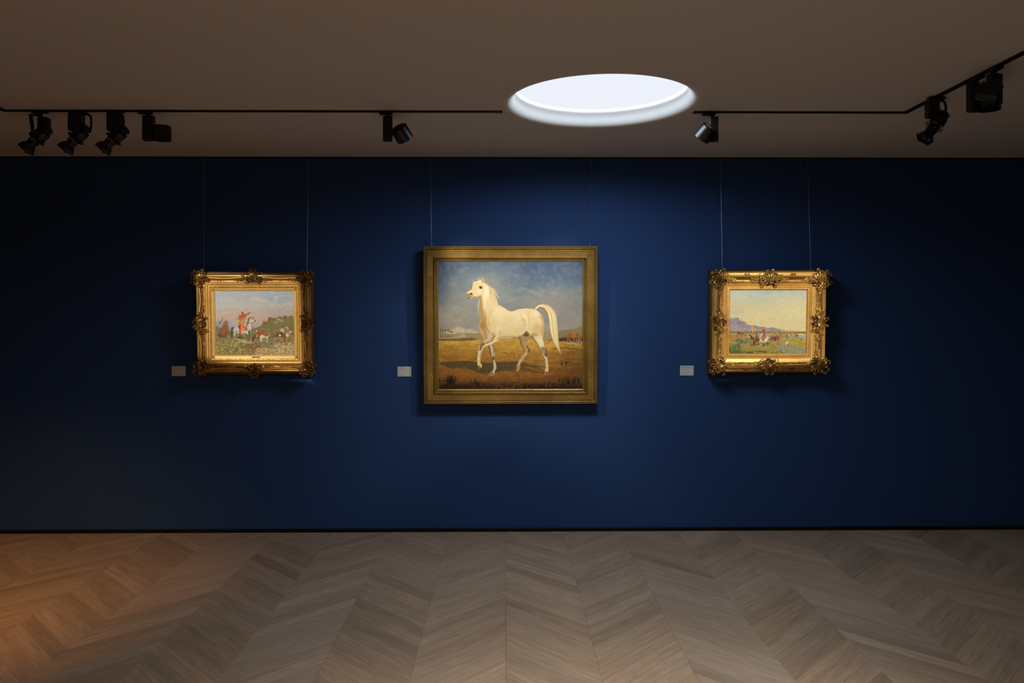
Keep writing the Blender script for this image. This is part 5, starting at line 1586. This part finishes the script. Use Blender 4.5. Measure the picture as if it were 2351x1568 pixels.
for i, (sx, sz) in enumerate(((-1, 1), (1, 1), (-1, -1), (1, -1))):
    ornament('corner_ornament', rootL, sx * (hw + sc_ - .002), zc + sz * (hh + sc_ - .008), .128, .122, hb, 20 + i, diag=math.atan2(-sz, -sx))
    ornament('small_corner_leaf', rootL, sx * (hw + .010), zc + sz * (hh + .010), .024, .024, bk + .010, 40 + i, diag=math.atan2(-sz, -sx), mat=G_BRIGHT)
for sz, seed in ((1, 31), (-1, 32)):
    ornament('centre_ornament', rootL, 0, zc + sz * (hh + sc_ + .002), .150 if sz > 0 else .135, .112, hb, seed, outward=math.pi / 2 * sz)
for sx, seed in ((-1, 33), (1, 34)):
    ornament('side_ornament', rootL, sx * (hw + sc_ - .004), zc, .100, .165, hb, seed, outward=0 if sx > 0 else math.pi)
hg = bk + .022
for sg in (-1, 1):
    for sx in (-1, 1):
        garland(rootL, (sx * (hw + .035), zc + sg * (hh + .072)), (sx * (hw * .60), zc + sg * (hh + .070)), 1, hg, 50 + sx + 3 * sg)
        garland(rootL, (sx * .070, zc + sg * (hh + .072)), (sx * hw * .50, zc + sg * (hh + .070)), -1, hg, 60 + sx + 3 * sg)
        garland(rootL, (sx * (hw + .072), zc + sg * (hh + .030)), (sx * (hw + .070), zc + sg * hh * .62), 1, hg, 70 + sx + 3 * sg)
        garland(rootL, (sx * (hw + .072), zc + sg * .075), (sx * (hw + .070), zc + sg * hh * .58), -1, hg, 80 + sx + 3 * sg)
    # swept fillets bowing between the ornaments
    for sx in (-1, 1):
        xa_, xb_ = sx * .066, sx * (hw + .040)
        pts = [(xa_ + (xb_ - xa_) * t, -(bk + .038 - .003 * math.sin(math.pi * t)), zc + sg * (hh + .0925 - .0075 * math.sin(math.pi * t))) for t in [q / 12 for q in range(13)]]
        mb = MB(); mb.tube(pts, .0032, 7); mb.build('swept_fillet', G_BRIGHT, rootL)
        za_, zb_ = .080, hh + .035
        pts = [(sg * (hw + .0925 - .0075 * math.sin(math.pi * t)), -(bk + .038 - .003 * math.sin(math.pi * t)), zc + sx * (za_ + (zb_ - za_) * t)) for t in [q / 12 for q in range(13)]]
        mb = MB(); mb.tube(pts, .0032, 7); mb.build('swept_fillet', G_BRIGHT, rootL)
mb = MB(); mb.cbox((.008, -(bk + .0125), ZB - .0112), (.056, .003, .0085), .0015); o = mb.build('nameplate', M_BRASS, rootL); o['label'] = 'small brass nameplate'
mb = MB(); mb.box((0, -bk * .45, zc), (W + .20, .04, H + .20)); mb.build('back_board', G_BROWN, rootL, False)
GI['L'] = (rootL, W, H, zc, .132)

# ---- right: ornate frame round the riders on a marsh
rootR, W, H, ZB = place_picture('framed_painting', 'painting of riders by a marsh and mountains, in a heavy scrolled gold frame', 'painting',
                                (1762.8, 739.1), 177.8, 147.0, 0.060, 0.138, R(3.0))
zc = ZB + H / 2; bk = .060
marsh_painting().mesh('canvas', W, H, M_OIL, rootR, (0, -bk, ZB))
prof = [(-.004, bk - .002), (-.001, bk + .003)] + arc(.0, bk + .004, .0125, bk + .012, .003, 5) + [(.013, bk + .008), (.0145, bk + .008)] + \
       arc(.015, bk + .012, .0215, bk + .014, .003, 4) + [(.022, bk + .010)] + arc(.023, bk + .010, .030, bk + .016, -.001, 3)
moulding('inner_moulding', W, H, prof, G_BRIGHT, rootR, zc)
prof = [(.030, bk + .016), (.033, bk + .017), (.034, bk + .0145), (.052, bk + .022), (.056, bk + .024)]
moulding('panel', W, H, prof, G_BRIGHT, rootR, zc)
prof = arc(.056, bk + .024, .088, bk + .040, -.011, 8) + [(.088, bk + .043)] + arc(.0885, bk + .043, .095, bk + .043, .003, 4) + [(.096, bk + .038)]
moulding('cove', W, H, prof, G_MID, rootR, zc)
prof = arc(.096, bk + .038, .114, bk + .026, -.003, 5) + [(.1145, bk + .028)] + arc(.115, bk + .028, .1225, bk + .022, .004, 5) + [(.123, bk + .014)]
moulding('outer_moulding', W, H, prof, G_BRIGHT, rootR, zc)
prof = [(.123, bk + .012)] + arc(.124, bk + .012, .138, bk - .002, .004, 4) + [(.138, .002), (.105, .0)]
moulding('edge_step', W, H, prof, G_BROWN, rootR, zc)
bead_run('ribbon_twist', rootR, W, H, zc, .0065, bk + .0115, .0088, (.0052, .0026, .0030), G_BRIGHT, .15, 5)
bead_run('leaf_edge', rootR, W, H, zc, .131, bk + .006, .0085, (.0040, .0024, .0052), G_BROWN, .3, 6)
hw, hh = W / 2, H / 2
hb = bk + .038
for i, (sx, sz) in enumerate(((-1, 1), (1, 1), (-1, -1), (1, -1))):
    ornament('corner_ornament', rootR, sx * (hw + .078), zc + sz * (hh + .074), .152, .146, hb, 120 + i, diag=math.atan2(-sz, -sx), mat=G_CAST)
for sz, seed in ((1, 131), (-1, 132)):
    ornament('centre_ornament', rootR, 0, zc + sz * (hh + .078), .180, .124, hb, seed, outward=math.pi / 2 * sz, mat=G_CAST)
for sx, seed in ((-1, 133), (1, 134)):
    ornament('side_ornament', rootR, sx * (hw + .076), zc, .122, .180, hb, seed, outward=0 if sx > 0 else math.pi, mat=G_CAST)
hg = bk + .026
for sg in (-1, 1):
    for sx in (-1, 1):
        garland(rootR, (sx * (hw + .030), zc + sg * (hh + .060)), (sx * (hw * .62), zc + sg * (hh + .058)), 1, hg, 150 + sx + 3 * sg, big=.016, mat=G_CAST)
        garland(rootR, (sx * .075, zc + sg * (hh + .062)), (sx * hw * .52, zc + sg * (hh + .060)), -1, hg, 160 + sx + 3 * sg, big=.016, mat=G_CAST)
        garland(rootR, (sx * (hw + .060), zc + sg * (hh + .020)), (sx * (hw + .058), zc + sg * hh * .62), 1, hg, 170 + sx + 3 * sg, big=.016, mat=G_CAST)
        garland(rootR, (sx * (hw + .062), zc + sg * .080), (sx * (hw + .060), zc + sg * hh * .56), -1, hg, 180 + sx + 3 * sg, big=.016, mat=G_CAST)
        # small outer scrolls on the rim
        mb = MB()
        for q in (.55, .62):
            mb.tube(spiral((sx * hw * q, zc + sg * (hh + .104)), .010, 1.1, 0 if sx > 0 else math.pi, sx, bk + .034), [.003 - .0016 * i / 15 for i in range(16)], 6)
        mb.build('rim_scroll', G_DARK, rootR, True, 60)
mb = MB(); mb.box((0, -bk * .45, zc), (W + .21, .044, H + .21)); mb.build('back_board', G_BROWN, rootR, False)
GI['R'] = (rootR, W, H, zc, .138)

# ------------------------------------------------------------------ hanging cables
bpy.context.view_layer.update()


def cable(label, px_top, root_key, px_bot_x):
    root, W, H, zc, rail = GI[root_key]
    top = at_y(px_top, 361.5, -0.012); top.z = CEIL - 0.006
    # the frame's top back edge in world space
    tl = root.rotation_euler.x
    M = Matrix.Translation(root.location) @ Matrix.Rotation(tl, 4, 'X')
    topz = zc + H / 2 + rail
    yw = (M @ Vector((0, -0.012, topz))).y
    bx_ = at_y(px_bot_x, 620, yw).x
    bot = M @ Vector((bx_ - root.location.x, -0.012, topz - .004))
    o = thing('picture_cable', label, 'cable', top)
    mb = MB(); mb.tube([Vector((0, 0, 0)), bot - top], .0013, 6); mb.build('wire', M_WIRE, o)
    mb = MB(); mb.cbox((0, -.001, .001), (.010, .008, .014), .002); mb.build('hook', M_BLACK, o)
    mb = MB(); d = (bot - top); mb.lathe([(.003, -.010), (.0035, 0), (.003, .010)], 10, None, d - d.normalized() * .012); mb.build('clamp', M_WIRE, o)


cable('thin steel cable above the left end of the orange rider painting', 470.5, 'L', 467.6)
cable('thin steel cable above the right end of the orange rider painting', 708.0, 'L', 704.8)
cable('thin steel cable above the left end of the white horse painting', 988.0, 'C', 991.0)
cable('thin steel cable above the right end of the white horse painting', 1357.5, 'C', 1354.5)
cable('thin steel cable above the left end of the marsh painting', 1654.5, 'R', 1658.3)
cable('thin steel cable above the right end of the marsh painting', 1854.0, 'R', 1861.5)


# ------------------------------------------------------------------ wall labels
def wall_label(label, x0, y0, x1, y1, lines, grp='white wall labels beside the paintings'):
    a = at_y(x0, y0, -.003); b_ = at_y(x1, y1, -.003)
    wd, hgt = b_.x - a.x, a.z - b_.z
    o = thing('wall_label', label, 'label', ((a.x + b_.x) / 2, 0, b_.z), None, grp)
    mb = MB(); mb.cbox((0, -.0020, hgt / 2), (wd, .0036, hgt), .0006); card = mb.build('card', M_CARD, o, False)
    for (fx0, fx1, fy, bold) in lines:
        mb = MB(); x = -wd / 2 + fx0 * wd; xe = -wd / 2 + fx1 * wd; rnd = random.Random(int(fy * 100))
        z = hgt * (1 - fy); t = .0022 if bold else .0014
        while x < xe:                           # short word-like dashes
            l_ = min(rnd.uniform(.004, .011), xe - x)
            if l_ > .001: mb.box((x + l_ / 2, -.0041, z), (l_, .0003, t))
            x += l_ + .0014
        mb.build('print_line', M_INKB if bold else M_INK, card, False)


wall_label('white wall label left of the orange rider painting', 394.2, 840.4, 426.0, 863.2,
           [(.08, .70, .16, 0), (.08, .60, .25, 0), (.08, .62, .37, 0), (.10, .30, .57, 0), (.10, .60, .71, 0), (.08, .42, .88, 1)])
wall_label('white wall label left of the white horse painting', 912.6, 841.8, 944.4, 864.4,
           [(.08, .48, .13, 1), (.08, .48, .25, 0), (.08, .74, .38, 0), (.08, .26, .56, 0), (.08, .26, .70, 0), (.28, .56, .73, 0), (.08, .40, .88, 1)])
wall_label('white wall label left of the marsh painting', 1561.4, 839.6, 1592.6, 862.2,
           [(.12, .72, .17, 1), (.12, .60, .26, 0), (.12, .60, .36, 0), (.12, .32, .56, 0), (.12, .60, .71, 0), (.12, .40, .86, 1)])


# ------------------------------------------------------------------ the light of the spotlights
def world_of(key, dx=0, dz=0):
    root, W, H, zc, rail = GI[key]
    M = Matrix.Translation(root.location) @ Matrix.Rotation(root.rotation_euler.x, 4, 'X')
    return M @ Vector((dx, -.06, zc + dz))


WARM = (1.0, 0.86, 0.66)
for (hp, dr), e in (((h5, d5), 56.0), ((h6, d6), 54.0)):
    tgt = world_of('C', 0.0, .06)
    src = hp + (tgt - hp).normalized() * 0.075
    framing_spot('horse_painting_spot', src, tgt, e, WARM, .50, .42, .35, 70)
_, W, H, _, rl = GI['L']
framing_spot('hill_painting_spot', (TL + .02, -2.5, CEIL - .16), world_of('L', -.035, .03), 250.0, (1.0, 0.91, 0.78), (W / 2 + rl) * .92 - .035, (H / 2 + rl) * .92 - .035, .06, 30)
_, W, H, _, rl = GI['R']
framing_spot('marsh_painting_spot', (TR + .02, -2.35, CEIL - .16), world_of('R', .022, .03), 225.0, (1.0, 0.91, 0.78), (W / 2 + rl) * .98 - .03, (H / 2 + rl) * .92 - .035, .06, 30)
